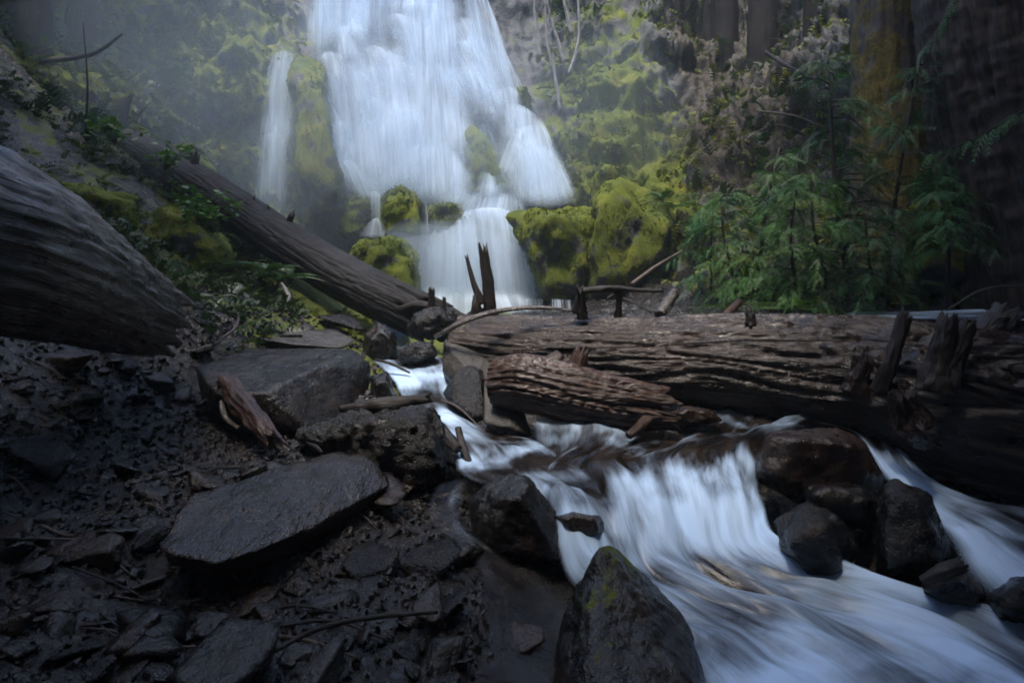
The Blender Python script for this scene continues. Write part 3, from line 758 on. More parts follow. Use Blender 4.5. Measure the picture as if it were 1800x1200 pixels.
cascade(onc([(600, -130), (660, -135), (730, -130)], .45), onc([(600, 110), (660, 95), (730, 100)], .5), MW_FALL, .9, arc=1.1, seed=96, es=.35, et=(.05, .35), layers=2)
# left veil
cascade(onc([(478, 96), (496, 88), (522, 92)], .75), onc([(436, 345), (475, 375), (520, 370)], .95), MW_FALL, .8, arc=1.15, seed=12, es=.42, et=(.05, .35), **K)
cascade(onc([(462, 240), (480, 230), (508, 240)], .95), onc([(440, 375), (475, 385), (510, 380)], 1.0), MW_FALL, .9, seed=12.4, es=.2, et=(.2, .3))
cascade(onc([(528, 112), (534, 108), (542, 112)], .62), onc([(512, 215), (520, 218), (528, 215)], .62), MW_THIN, .9, seed=13, es=.25)
# threads on the rib
cascade([(836, 222, 11.0), (850, 218, 11.0), (866, 240, 11.0)], [(838, 365, 10.95), (870, 365, 10.95), (905, 350, 11.0)], MW_THIN, .75, seed=14)
# lower fall: domed fan
cascade([(752, 418, 10.75), (775, 392, 10.75), (815, 374, 10.7), (860, 366, 10.7), (900, 374, 10.7), (925, 398, 10.75)], [(735, 535, 10.3), (775, 545, 10.0), (830, 550, 9.9), (880, 550, 9.9), (925, 545, 10.0), (956, 535, 10.2)], MW_FALL, 0.95, ns=90, arc=1.55, seed=15, es=.07, et=(.03, .12), **K)
cascade([(800, 372, 10.9), (850, 362, 11.0), (905, 368, 10.9)], [(800, 420, 10.5), (860, 400, 10.4), (920, 425, 10.5)], MW_FALL, .9, seed=16)
cascade([(735, 430, 10.6), (748, 425, 10.5), (768, 432, 10.5)], [(728, 530, 10.2), (745, 540, 10.1), (780, 540, 10.1)], MW_FALL, .85, seed=17, es=.2)
# small runs between the boulders
cascade([(650, 340, 10.7), (660, 336, 10.65), (672, 345, 10.65)], [(652, 395, 10.4), (662, 400, 10.4), (672, 395, 10.4)], MW_FALL, .9, seed=18, es=.25)
cascade([(655, 385, 10.35), (662, 383, 10.35), (668, 385, 10.35)], [(622, 418, 10.2), (660, 420, 10.1), (695, 415, 10.2)], MW_FALL, .85, arc=1.2, seed=19, es=.2)
cascade([(745, 355, 10.5), (755, 352, 10.45), (765, 358, 10.45)], [(748, 420, 10.35), (760, 425, 10.3), (775, 420, 10.35)], MW_THIN, .9, seed=20, es=.2)
cascade([(905, 527, 8.6), (950, 525, 8.6), (1010, 527, 8.6)], [(905, 550, 8.5), (950, 550, 8.5), (1012, 548, 8.5)], MW_THIN, 1.0, seed=21, es=.1)
cascade([(700, 500, 9.9), (800, 490, 9.8), (930, 505, 9.8)], [(690, 548, 9.0), (800, 556, 8.8), (960, 548, 9.0)], MW_BODY, 1.0, arc=.8, seed=22, es=.15, et=(.5, .1), name='foaming_pool')

# ------------------------------------------------------------------ creek
crk = empty('creek', (1.0, 3.0, 0.3))
kind(crk, 'structure', 'white rushing creek tumbling between dark rocks')
def ribbon(secs, dfun, ns=90, nt=220, seed=0.0, lump=0.03, name='stream', edge=0.06, crown=0.0):
    L = crom([s[0] for s in secs], nt)
    Rr = crom([s[1] for s in secs], nt)
    s = np.linspace(0, 1, ns)[:, None, None]
    Pp = L[None]*(1-s) + Rr[None]*s
    seg = np.linalg.norm(np.diff((L+Rr)/2, axis=0), axis=1)
    tl = np.concatenate([[0], np.cumsum(seg)])
    wd = np.linalg.norm(L-Rr, axis=1).mean()
    s2 = s[..., 0]
    x, y = Pp[..., 0], Pp[..., 1]
    su, tv = s2*wd + 0*tl[None], tl[None] + 0*s2
    lum = fbm(su*2.8+seed, tv*1.1, seed, 3)
    fine = pn(su*15+seed, tv*1.3, seed+2) + 0.6*pn(su*34+seed, tv*2.2, seed+4)
    Pp[..., 2] += lump*(lum*1.6 + 0.07*fine) + crown*np.sin(np.pi*s2)
    steep = np.abs(np.gradient(Pp[..., 2], axis=1))/np.maximum(np.gradient(tl)[None], 1e-4)
    d = dfun(s2, np.linspace(0, 1, nt)[None], su, tv) + 0.2*sstep(0.25, 0.8, steep) + 0.26*lum
    d = d + 0.30*fbm(x*1.9+seed, y*1.9, seed+6, 3) + 0.03
    e = sstep(0, edge, s2)*sstep(0, edge, 1-s2)
    tt = np.linspace(0, 1, nt)[None]
    e = e*sstep(0, 0.04, tt)*sstep(1, 0.93, tt)*(.45 if name == 'thin_trickle' else 1)
    uv = np.stack([su*1.0+seed, tv], -1)
    add(name, Pp.reshape(-1, 3), grid_faces(ns, nt), MW_CREEK, parent=crk, uv=uv.reshape(-1, 2), attrs={'dens': np.clip(d, 0, 1.2), 'edge': e})
    return Pp
ribbon([(P(640, 538, 8.2), P(705, 540, 8.2)), (P(658, 566, 7.2), P(708, 570, 7.2)), (P(674, 578, 6.9), P(716, 582, 6.9)), (P(680, 604, 6.5), P(725, 606, 6.5)), (P(655, 628, 5.9), P(750, 622, 5.9)), (P(660, 640, 5.6), P(780, 634, 5.6)), (P(690, 668, 5.1), P(800, 662, 5.1)),
        (P(705, 700, 4.65), P(812, 700, 4.6)), (P(745, 740, 4.2), P(860, 738, 4.15)), (P(795, 785, 3.75), P(935, 765, 3.8)), (PZ(805, 832, .60), PZ(1010, 808, .635)), (PZ(850, 852, .575), PZ(1050, 838, .60))],
       lambda s, t, a, b: 0.56 + 0.12*sstep(.5, .8, t) + 0*s, ns=60, nt=260, seed=1.5, lump=.035, name='upper_stream')
ribbon([(PZ(930, 725, .72), PZ(1500, 695, .78)), (PZ(935, 755, .67), PZ(1490, 722, .73)), (PZ(940, 795, .605), PZ(1440, 745, .68)), (PZ(900, 838, .565), PZ(1345, 775, .64)), (PZ(925, 860, .545), PZ(1335, 815, .58)), (PZ(955, 900, .52), PZ(1335, 850, .53)),
        (PZ(975, 950, .44), PZ(1345, 890, .46)), (PZ(1000, 1000, .36), PZ(1365, 950, .36)), (PZ(1080, 1060, .29), PZ(1450, 1000, .30)), (PZ(1160, 1140, .23), PZ(1580, 1030, .27)), (PZ(1200, 1240, .19), PZ(1800, 1085, .23)), (PZ(1250, 1400, .15), PZ(2050, 1180, .17)), (PZ(1500, 1800, .1), PZ(2400, 1400, .1))],
       lambda s, t, a, b: 0.50 + 0.12*sstep(.3, .45, t) - 0.16*np.exp(-((s-.25)/.2)**2-((t-.3)/.12)**2) - 0.28*np.exp(-((s-.84)/.16)**2-((t-.28)/.07)**2) - 0.15*np.exp(-((s-.6)/.06)**2-((t-.66)/.06)**2) - 0.2*(1-sstep(.05, .2, t))*(1-sstep(.3, .6, s)),
       ns=200, nt=320, seed=4.2, lump=.06, name='main_stream', edge=.03)
ribbon([(PZ(1400, 735, .71), PZ(1525, 720, .73)), (PZ(1440, 745, .70), PZ(1540, 735, .70)), (PZ(1500, 765, .65), PZ(1580, 770, .62)), (PZ(1545, 830, .50), PZ(1635, 835, .47)), (PZ(1600, 890, .39), PZ(1720, 872, .38)), (PZ(1665, 965, .33), PZ(1850, 905, .34)), (PZ(1690, 1015, .29), PZ(2000, 965, .29)), (PZ(1750, 1080, .24), PZ(2200, 1030, .24))],
       lambda s, t, a, b: 0.60 - 0.28*np.exp(-((s-.5)/.18)**2-((t-.86)/.06)**2) + 0*s, ns=60, nt=180, seed=7.1, lump=.03, name='side_chute', edge=.12, crown=.03)
ribbon([(PZ(770, 850, .60), PZ(830, 840, .60)), (PZ(750, 890, .55), PZ(815, 880, .56)), (PZ(770, 930, .50), PZ(815, 925, .50)), (PZ(810, 960, .44), PZ(860, 955, .44)), (PZ(840, 1010, .38), PZ(930, 1000, .38)), (PZ(850, 1080, .36), PZ(1000, 1060, .34)), (PZ(830, 1200, .32), PZ(1000, 1200, .28)), (PZ(800, 1400, .3), PZ(1000, 1400, .26))],
       lambda s, t, a, b: 0.20 + 0.16*np.exp(-((t-.4)/.12)**2) + 0*s, ns=50, nt=160, seed=9.3, lump=.02, name='thin_trickle', edge=.15)
ribbon([(P(1480, 548, 6.0), P(1480, 560, 5.1)), (P(1650, 546, 5.8), P(1650, 562, 4.9)), (P(1850, 540, 5.6), P(1850, 566, 4.6)), (P(2100, 540, 5.4), P(2100, 570, 4.4))], lambda s, t, a, b: 0.62 + 0*s + 0*t, ns=30, nt=60, seed=12, lump=.01, name='back_channel', edge=.15)

# ------------------------------------------------------------------ logs and sticks
def tube(pts, radii, seg=12, n=None, rough=0.0, seed=0.0, freq=6.0, ridge=0.0, ridgek=9.0, cap=True, twist=0.0, broken=0.0, warp=1.0, oval=1.0):
    """tapered limb; returns verts, faces, uv (metres), ridge attr"""
    pts = np.asarray(pts, float)
    n = n or max(2, len(pts)*4)
    c = crom(pts, n)
    rr = np.interp(np.linspace(0, 1, n), np.linspace(0, 1, len(radii)), radii)
    tg = np.gradient(c, axis=0)
    tg /= np.maximum(np.linalg.norm(tg, axis=1, keepdims=True), 1e-9)
    up = np.array([0, 0, 1.0]) if abs(tg[0, 2]) < .9 else np.array([1.0, 0, 0])
    a = np.cross(tg, up); a /= np.linalg.norm(a, axis=1, keepdims=True)
    b = np.cross(a, tg)
    th = np.linspace(0, 2*np.pi, seg, endpoint=False)
    ln = np.concatenate([[0], np.cumsum(np.linalg.norm(np.diff(c, axis=0), axis=1))])
    TH, LN = th[None] + twist*ln[:, None], ln[:, None] + 0*th[None]
    ct, st = np.cos(TH), np.sin(TH)
    R0 = rr[:, None] + 0*TH
    q = np.zeros_like(TH)
    if ridge:
        wx = 0.6*warp*fbm(ct*1.5+seed, st*1.5, LN*.8, 2)
        f1 = np.minimum(1, np.abs(pn(ct*ridgek*.32+seed+wx*1.6, st*ridgek*.32+wx*1.6, LN*.45/warp+seed))*4.2)*1.4-.7
        f2 = np.minimum(1, np.abs(pn(ct*ridgek*.8+seed+wx*2.2, st*ridgek*.8+wx*2.2, LN*.6+seed))*3.6)*1.4-.7
        f3 = pn(ct*ridgek*2.4+seed+wx*4, st*ridgek*2.4, LN*2.0+seed)
        q = ridge*(0.65*f1 + 0.4*f2 + 0.18*f3)
    if rough:
        q = q + rough*fbm(ct*1.2*freq/4+seed, st*1.2*freq/4+seed, LN*freq, 4)
    R1 = R0*(1+q)
    if broken:
        jag = broken*(pn(ct*3+seed, st*3+seed, seed)*1.6)
        w_ = sstep(ln[-1]-4*rr[-1], ln[-1], LN)
        push = jag*w_*rr[-1]*4
    else:
        push = 0*TH
    V = c[:, None] + (a[:, None]*ct[..., None] + b[:, None]*st[..., None]*oval)*R1[..., None] + tg[:, None]*push[..., None]
    uv = np.stack([TH*rr.mean(), LN], -1)
    Vf = V.reshape(-1, 3)
    F = [grid_faces(n, seg, True)]
    at = q.ravel()
    uvf = uv.reshape(-1, 2)
    if cap:
        k = len(Vf)
        e0 = V[0].mean(0); e1 = V[-1].mean(0) - tg[-1]*broken*rr[-1]*1.2
        Vf = np.vstack([Vf, e0, e1]); at = np.concatenate([at, [0, 0]]); uvf = np.vstack([uvf, [0, 0], [0, ln[-1]]])
        i = np.arange(seg); j = (i+1) % seg
        F.append(np.stack([j, i, np.full(seg, k)], 1))
        o = (n-1)*seg
        F.append(np.stack([o+i, o+j, np.full(seg, k+1)], 1))
    return Vf, F, uvf, at
def limb(name, pts, radii, mat, parent=None, **kw):
    V, F, uv, at = tube(pts, radii, **kw)
    return add(name, V, F, mat, parent=parent, uv=uv, attrs={'ridge': at})
def stick(pts, radii, mat, label, cat='branch', group=None, name='fallen_branch', **kw):
    kw.setdefault('rough', .12); kw.setdefault('seg', 9)
    return tag(limb(name, pts, radii, mat, **kw), label, cat, group)

# main log lying across the creek
ml = empty('fallen_log', P(1300, 700, 4.3))
tag(ml, 'huge wet furrowed log lying across the creek on the right', 'log')
limb('trunk', [P(806, 608, 5.25), P(900, 618, 5.1), P(1100, 628, 4.8), P(1300, 638, 4.45), P(1500, 660, 4.1), P(1700, 705, 3.7), P(2000, 760, 3.3), P(2300, 800, 3.0)], [.27, .31, .33, .37, .42, .47, .52, .55], MB_LOG, ml, seg=170, n=430, ridge=.085, ridgek=10, rough=.03, seed=3.3, twist=.22, warp=1.3, broken=.5)
def stub(u0, v0, Y0, u1, v1, Y1, r0, r1, parent, mat=MB_STUB, name='branch_stub', br=.5, mid=None):
    pts = [P(u0, v0, Y0)] + ([P(*mid)] if mid else []) + [P(u1, v1, Y1)]
    return limb(name, pts, [r0, r0*.75, r1], mat, parent, seg=28, n=26, rough=.45, freq=9, seed=u0*.01, broken=br, ridge=.08)
stub(1024, 560, 4.75, 1020, 508, 4.7, .04, .034, ml)
limb('side_branch', [P(1012, 550, 4.75), P(1022, 516, 4.72), P(1045, 509, 4.72), P(1080, 507, 4.74), P(1120, 510, 4.78), P(1165, 511, 4.82)], [.04, .03, .028, .026, .02, .015], MB_STUB, ml, seg=12, n=40, rough=.2, seed=4)
stub(1086, 560, 4.8, 1090, 512, 4.76, .032, .022, ml)
stub(1085, 512, 4.76, 1068, 525, 4.70, .014, .008, ml)
limb('side_branch', [P(1095, 525, 4.75), P(1120, 535, 4.7), P(1145, 550, 4.65)], [.012, .009, .006], MB_STUB, ml, seg=8, n=14, rough=.2)
stub(1320, 570, 4.2, 1318, 550, 4.2, .04, .03, ml)
stub(1545, 690, 3.55, 1590, 556, 3.5, .05, .032, ml, name='branch_stub', mid=(1568, 630, 3.5))
stub(1640, 690, 3.3, 1668, 560, 3.3, .085, .04, ml, name='root_stub', br=.4)
stub(1655, 680, 3.3, 1702, 572, 3.3, .075, .035, ml, name='root_stub', br=.4)
stub(1680, 660, 3.6, 1772, 548, 3.6, .12, .075, ml, MB_STUB, name='root_stub', br=.4)
stub(1500, 690, 3.75, 1525, 625, 3.72, .09, .06, ml, MB_LOG, name='knot', br=.3)
stub(1600, 740, 3.35, 1585, 690, 3.32, .10, .07, ml, MB_LOG, name='knot', br=.3)
stub(1620, 770, 3.25, 1622, 756, 3.1, .06, .05, ml, MB_LOG, name='knot', br=.3)
# big grey log, left foreground
bl = empty('fallen_log', P(280, 590, 3.9))
tag(bl, 'thick pale weathered log slanting down from the left edge', 'log')
limb('trunk', [P(-620, 225, 1.75), P(-300, 335, 2.1), P(-60, 415, 2.5), P(100, 482, 3.1), P(190, 525, 3.6), P(262, 556, 4.1)], [.44, .42, .40, .36, .32, .28], MB_GREYLOG, bl, seg=170, n=340, ridge=.05, ridgek=17, rough=.035, seed=8.1, twist=.15, broken=.25)
for k, (u, v, Y) in enumerate([(280, 530, 4.1), (275, 560, 4.1), (230, 585, 4.0), (250, 585, 4.05)]):
    limb('splinter', [P(u-40, v-12, Y-.25), P(u+14, v+10, Y+.12)], [.07, .02], MB_STUB, bl, seg=12, n=10, rough=.3, seed=k*1.7, broken=.8)
# diagonal dark log behind
dl = empty('fallen_log', P(740, 560, 6.7))
tag(dl, 'dark straight log slanting down to the creek in front of the falls', 'log')
limb('trunk', [P(205, 240, 9.2), P(350, 325, 8.3), P(500, 425, 7.5), P(620, 497, 7.0), P(748, 560, 6.5)], [.24, .27, .28, .28, .26], MB_DARKLOG, dl, seg=120, n=320, ridge=.06, ridgek=13, rough=.02, seed=5.2, twist=.15, broken=.5)
for u, v, Y, u1, v1, r in [(338, 300, 8.3, 345, 270, .07), (445, 362, 7.75, 447, 345, .02), (503, 395, 7.45, 514, 374, .045), (380, 322, 8.1, 384, 312, .02), (470, 375, 7.6, 472, 362, .02)]:
    limb('branch_stub', [P(u, v+8, Y), P(u1, v1, Y-.05)], [r, r*.8], MB_STUB, dl, seg=12, n=10, rough=.3, seed=u*.02, broken=.7)
limb('root_end', [P(700, 545, 6.4), P(745, 535, 6.2), P(790, 560, 6.0)], [.05, .04, .02], MB_STUB, dl, seg=10, n=16, rough=.3)
limb('broken_limb', [P(640, 500, 6.75), P(650, 540, 6.7)], [.015, .008], MB_TWIG, dl, seg=8, n=8, rough=.2)
# red-brown driftwood stump
dw = empty('driftwood', P(1020, 740, 3.9))
tag(dw, 'red-brown stringy driftwood chunk in front of the main log', 'driftwood')
limb('body', [P(868, 672, 4.15), P(920, 672, 4.08), P(1000, 690, 3.98), P(1090, 708, 3.9), P(1162, 716, 3.85)], [.15, .19, .19, .165, .13], MB_RED, dw, seg=140, n=200, ridge=.14, ridgek=11, rough=.10, seed=6.3, twist=.5, broken=.35)
limb('knob', [P(950, 660, 4.0), P(985, 622, 4.05)], [.10, .035], MB_RED, dw, seg=30, n=20, ridge=.15, rough=.15, seed=2)
limb('knob', [P(1010, 665, 3.98), P(1020, 618, 4.0)], [.08, .05], MB_RED, dw, seg=30, n=20, ridge=.15, rough=.2, seed=9, broken=.5)
limb('root', [P(1155, 718, 3.8), P(1130, 745, 3.7), P(1105, 765, 3.6)], [.05, .035, .025], MB_RED, dw, seg=14, n=20, rough=.2, seed=3)
# upright burnt stakes at the log's left end
st = empty('stump_snag', P(860, 560, 5.5))
tag(st, 'pair of black broken snags standing up in front of the lower fall', 'snag')
limb('tall_stake', [P(863, 572, 5.45), P(858, 500, 5.45), P(849, 437, 5.45)], [.065, .055, .042], MB_STUB, st, seg=24, n=40, ridge=.1, rough=.1, seed=1.2, broken=.7)
limb('thin_stake', [P(846, 535, 5.4), P(832, 495, 5.42), P(820, 450, 5.45)], [.04, .025, .015], MB_STUB, st, seg=14, n=30, ridge=.12, rough=.25, seed=4.2, broken=.6)
limb('stake_base', [P(835, 580, 5.45), P(838, 545, 5.4), P(834, 520, 5.4)], [.11, .06, .02], MB_STUB, st, seg=18, n=20, rough=.3, seed=7.2, broken=.6)
limb('root_mass', [P(815, 572, 5.5), P(850, 562, 5.5), P(885, 575, 5.5)], [.07, .12, .06], MB_STUB, st, seg=24, n=24, rough=.35, seed=5.2)
for lab, a, b, r in [('short square-topped black post on the dark root clump', (758, 555, 6.0), (759, 508, 6.0), .032), ('tiny black post right of the short post on the root clump', (781, 552, 6.0), (781, 523, 6.0), .018)]:
    stick([P(*a), P(*b)], [r*1.3, r], MB_STUB, lab, 'post', name='snag_post', seg=14, n=14, broken=.5, ridge=.1)
# long branches and sticks lying about
stick([P(765, 592, 4.95), P(790, 578, 4.85), P(840, 556, 4.75), P(900, 543, 4.75), P(960, 541, 4.75), P(1003, 546, 4.75)], [.02, .022, .024, .02, .016, .01], MB_GREYLOG, 'long curved grey branch resting on the left end of the main log', n=50)
stick([P(1160, 555, 5.2), P(1188, 510, 5.35)], [.055, .05], MB_LOG, 'short cut log leaning behind the forked branch', 'log', name='leaning_log', seg=20, n=16, broken=.2, ridge=.08)
stick([P(1275, 556, 5.3), P(1300, 530, 5.5)], [.045, .035], MB_RED, 'short reddish stick poking up behind the main log', n=10)
stick([P(805, 752, 3.6), P(815, 790, 3.5), P(832, 835, 3.3)], [.022, .026, .028], MB_STUB, 'mossy broken stake standing at the creek edge by the black mound', name='broken_stake', broken=.6, n=24)
stick([P(775, 702, 4.3), P(805, 715, 4.2), P(838, 745, 4.0)], [.006, .006, .004], MB_TWIG, 'thin pale twig bowed over the upper creek', 'twig', name='twig', n=24)
stick([P(398, 672, 3.9), P(430, 715, 3.65), P(480, 775, 3.35)], [.06, .065, .05], MB_RED, 'split red-brown wood piece leaning against the angular boulder', 'wood', name='split_wood', seg=40, n=60, ridge=.25, rough=.3, broken=.9)
stick([P(388, 690, 3.85), P(395, 730, 3.7), P(420, 752, 3.6)], [.016, .018, .012], MB_GREYLOG, 'bent pale root beside the split red-brown wood', 'root', name='bent_root', n=24)
stick([P(600, 720, 3.55), P(660, 712, 3.5), P(755, 700, 3.5)], [.03, .045, .03], MB_STUB, 'black rotten branch on top of the glistening mound', n=30, rough=.4, broken=.6)
stick([P(740, 730, 3.7), P(780, 760, 3.55), P(805, 790, 3.4)], [.04, .045, .03], MB_STUB, 'dark mossy branch between the mound and the upper creek', n=24, rough=.3)
stick([P(660, 632, 5.3), P(690, 640, 5.2), P(720, 655, 5.1)], [.012, .014, .01], MB_STUB, 'black forked twig caught in the upper creek', n=16, rough=.3)
stick([P(378, 605, 4.5), P(412, 578, 4.75), P(420, 560, 4.9)], [.008, .013, .012], MB_RED, 'reddish bent stick on the left bank stones', n=18)
stick([P(405, 500, 6.0), P(432, 520, 5.8), P(455, 535, 5.7)], [.016, .02, .015], MB_GREYLOG, 'pale bare root lying above the left bank', 'root', name='bare_root', n=18, rough=.3)
stick([P(495, 498, 6.2), P(508, 522, 6.1), P(498, 540, 6.0), P(508, 552, 6.0)], [.02, .026, .024, .02], MB_GREYLOG, 'twisted pale root below the little fern', 'root', name='bare_root', n=24, rough=.3)
stick([P(1665, 545, 4.9), P(1720, 512, 4.95), P(1775, 502, 5.0), P(1850, 505, 5.1)], [.008, .009, .008, .006], MB_TWIG, 'long thin tan twig arching at the right edge', 'twig', name='twig', n=30)
stick([P(470, 1150, 1.62), P(560, 1105, 1.72), P(650, 1085, 1.8), P(770, 1075, 1.85)], [.006, .008, .008, .006], MB_STUB, 'thin dark branch lying across the lower bank stones', n=40)
stick([P(540, 778, 2.92), P(555, 785, 2.88), P(566, 795, 2.83)], [.006, .011, .007], MB_RED, 'small orange-brown bark curl on the flat slab', 'bark', name='bark_curl', n=12)
stick([P(1620, 1020, 2.32), P(1660, 1004, 2.3), P(1690, 992, 2.32)], [.015, .03, .025], MB_STUB, 'ribbed grey wood chunk at the foot of the tall black boulder', 'wood', name='wood_chunk', seg=20, n=20, ridge=.15, broken=.5)
TWL = []
for k in range(90):
    if k < 55:
        u, v = rng.uniform(20, 620), rng.uniform(570, 1150)
        Y = None
        for Yt in np.linspace(1.2, 7, 60):
            p = P(u, v, Yt)
            if ground_h(p[0], p[1], False)[0] >= p[2]:
                Y = Yt; break
        if Y is None:
            continue
        p = P(u, v, Y)
        lab, grp = 'thin wet twig lying among the dark left bank litter', 'twigs on the left bank'
    else:
        u, v = rng.uniform(1150, 1520), rng.uniform(430, 545)
        p = cliff_pt(u, v) - np.array([0, .15, 0])
        lab, grp = 'bare dead twig in the tangle behind the main log', 'dead twigs behind the main log'
    an = rng.uniform(-.6, .6) if k < 55 else rng.uniform(-1.4, 1.4)
    Ln = rng.uniform(.12, .4) if k < 55 else rng.uniform(.4, 1.1)
    d = np.array([math.cos(an), math.sin(an)*.8, 0.0]) if k < 55 else np.array([math.cos(an)*.8, -rng.uniform(0, .4), math.sin(an)*.8+.15])
    pts = [p + d*Ln*s_ + rng.normal(0, .02, 3)*Ln*2 for s_ in (-.5, 0, .5)]
    if k < 55:
        for q in pts:
            q[2] = ground_h(q[0], q[1])[0] + .012
    r = rng.uniform(.003, .008)*(1 if k < 55 else 1.6)
    stick(pts, [r, r*.9, r*.5], MB_TWIG if rng.random() < .5 else MB_STUB, lab, 'twig', grp, name='twig', n=10, seg=6)

# ------------------------------------------------------------------ loose stones on the left bank and in the creek margin
SV = []
for k in range(9):
    q = rng.uniform(-1, 1, (11, 3))*np.array([1, .75, .2 if k < 6 else .45])
    V, F = rock_verts(q, sub=3, k=60, rough=.05, seed=k*3.3+.5)
    for m in (MR_WET, MR_DARK, MR_BROWN, MR_GREY):
        SV.append(mesh_np('loose_stone', V-np.array([0, 0, V[:, 2].min()*.5]), F, True, m))
cnt = 0
tries = 0
while cnt < 280 and tries < 4000:
    tries += 1
    u, v = rng.uniform(-30, 800), rng.uniform(540, 1230)
    Y = None
    if v < 600 and u < 330:
        continue
    Ys = np.linspace(1.2, 7.5, 80)
    pts = np.array([P(u, v, t) for t in Ys])
    gh = ground_h(pts[:, 0], pts[:, 1], False)
    hit = np.where(gh >= pts[:, 2])[0]
    if not len(hit):
        continue
    p = pts[hit[0]]
    s = rng.uniform(.03, .095)*(0.7+.2*p[1])*(1.7 if rng.random() < .15 else 1)
    ci = int(rng.choice([0, 0, 0, 0, 1, 1, 2, 2, 3]))
    o = link('loose_stone', SV[rng.integers(0, 9)*4 + ci])
    o.location = (p[0], p[1], float(ground_h(p[0], p[1])[0]) - .1*s)
    o.scale = (s, s*rng.uniform(.8, 1.2), s*rng.uniform(.7, 1.2))
    o.rotation_euler = (rng.normal(0, .3), rng.normal(0, .3), rng.uniform(0, 6.28))
    where = 'on the upper left bank below the logs' if v < 700 else ('on the dark left bank around the flat slab' if v < 960 else 'in the gravel along the bottom edge')
    tag(o, ('loose dark wet stone ', 'loose black wet stone ', 'loose brown stone ', 'loose pale grey stone ')[ci] + where, 'stone', 'loose stones on the left bank')
    cnt += 1
# fine gravel: one mass
def scatter_mesh(bv, bf, M3, Tr):
    """copies of base verts with 3x3 matrices and translations -> one mesh"""
    n, k = len(M3), len(bv)
    V = np.einsum('nij,kj->nki', M3, bv) + Tr[:, None]
    F = (bf[None] + (np.arange(n)*k)[:, None, None]).reshape(-1, bf.shape[1])
    return V.reshape(-1, 3), F
def rand_rot(n, tilt=None):
    q = rng.normal(size=(n, 4)); q /= np.linalg.norm(q, axis=1, keepdims=True)
    w_, x_, y_, z_ = q.T
    return np.stack([np.stack([1-2*(y_*y_+z_*z_), 2*(x_*y_-z_*w_), 2*(x_*z_+y_*w_)], -1), np.stack([2*(x_*y_+z_*w_), 1-2*(x_*x_+z_*z_), 2*(y_*z_-x_*w_)], -1), np.stack([2*(x_*z_-y_*w_), 2*(y_*z_+x_*w_), 1-2*(x_*x_+y_*y_)], -1)], 1)
cube = np.array([[x_, y_, z_] for x_ in (-1, 1) for y_ in (-1, 1) for z_ in (-1, 1)], float)*np.array([1, .7, .35])
cube += rng.normal(0, .18, cube.shape)
cf = np.array([[0, 1, 3, 2], [4, 6, 7, 5], [0, 4, 5, 1], [2, 3, 7, 6], [0, 2, 6, 4], [1, 5, 7, 3]])
n = 12000
gxr, gyr = rng.uniform(-3.6, .2, n), 1.1 + 5.2*rng.uniform(0, 1, n)**1.3
keep = gxr < (-0.16*gyr + .25)
gxr, gyr = gxr[keep], gyr[keep]
sz = rng.uniform(.005, .015, len(gxr))*(.7+.2*gyr)
M3 = rand_rot(len(gxr))*sz[:, None, None]
V, F = scatter_mesh(cube, cf, M3, np.stack([gxr, gyr, ground_h(gxr, gyr)+.003], 1))
kind(add('gravel', V, F, MR_WET, smooth=False), 'stuff', 'fine wet shale chips over the left bank')

# ------------------------------------------------------------------ trees
def frond_mesh(L=1.0, n=16, w=.28, droop=.25):
    """feathery flat spray: rib of leaflets both sides, length 1 along +x"""
    V, F = [], []
    for i in range(n):
        t = (i+1)/(n+1)
        x, z = t*L, -droop*t*t*L
        ll = w*math.sin(math.pi*min(1, t*.85+.12))**.7*(1-.35*t)
        hw = .5*L/n*.62
        for s in (-1, 1):
            k = len(V)
            dx, dy = ll*.62, ll*s*.9
            V += [(x-hw, .0, z), (x+hw, 0, z), (x+dx*.55+hw*.9, dy*.55, z-ll*.05), (x+dx, dy, z-ll*.22), (x+dx*.55-hw*.9, dy*.55, z-ll*.05)]
            F += [(k, k+1, k+2, k+4), (k+4, k+2, k+3, k+3)]
    quads = np.array([f for f in F if f[2] != f[3]])
    tris = np.array([f[:3] for f in F if f[2] == f[3]])
    return np.array(V, float), quads, tris
def spray_mesh(n=6, m=3, w=.22, droop=.4):
    """cedar spray: rib, side ribs, small scale leaves; length 1 along +x"""
    V, T_ = [], []
    def tri(p, d, ll, hw):
        k = len(V)
        nrm = np.array([-d[1], d[0], 0])*hw
        V.extend([p-nrm, p+nrm, p+d*ll])
        T_.append((k, k+1, k+2))
    for i in range(n):
        t = (i+.6)/(n+.3)
        b = np.array([t, 0, -droop*t*t])
        tri(b-np.array([.06, 0, 0]), np.array([1., 0, -.1]), .2, .012)
        ll = w*(1-.75*t)+.05
        for sg in (-1, 1):
            d = np.array([.75, .66*sg, -.22])
            tri(b, d, ll, .012)
            for j in range(m):
                q = b + d*ll*(j+.7)/m
                l2 = ll*.34*(1-.55*j/m)
                for s2 in (-1, 1):
                    a2 = .75*s2
                    dd = np.array([d[0]*math.cos(a2)-d[1]*math.sin(a2), d[0]*math.sin(a2)+d[1]*math.cos(a2), -.3])
                    tri(q, dd, l2, .011)
    return np.array(V), np.zeros((0, 4), int), np.array(T_)
FRO = spray_mesh()
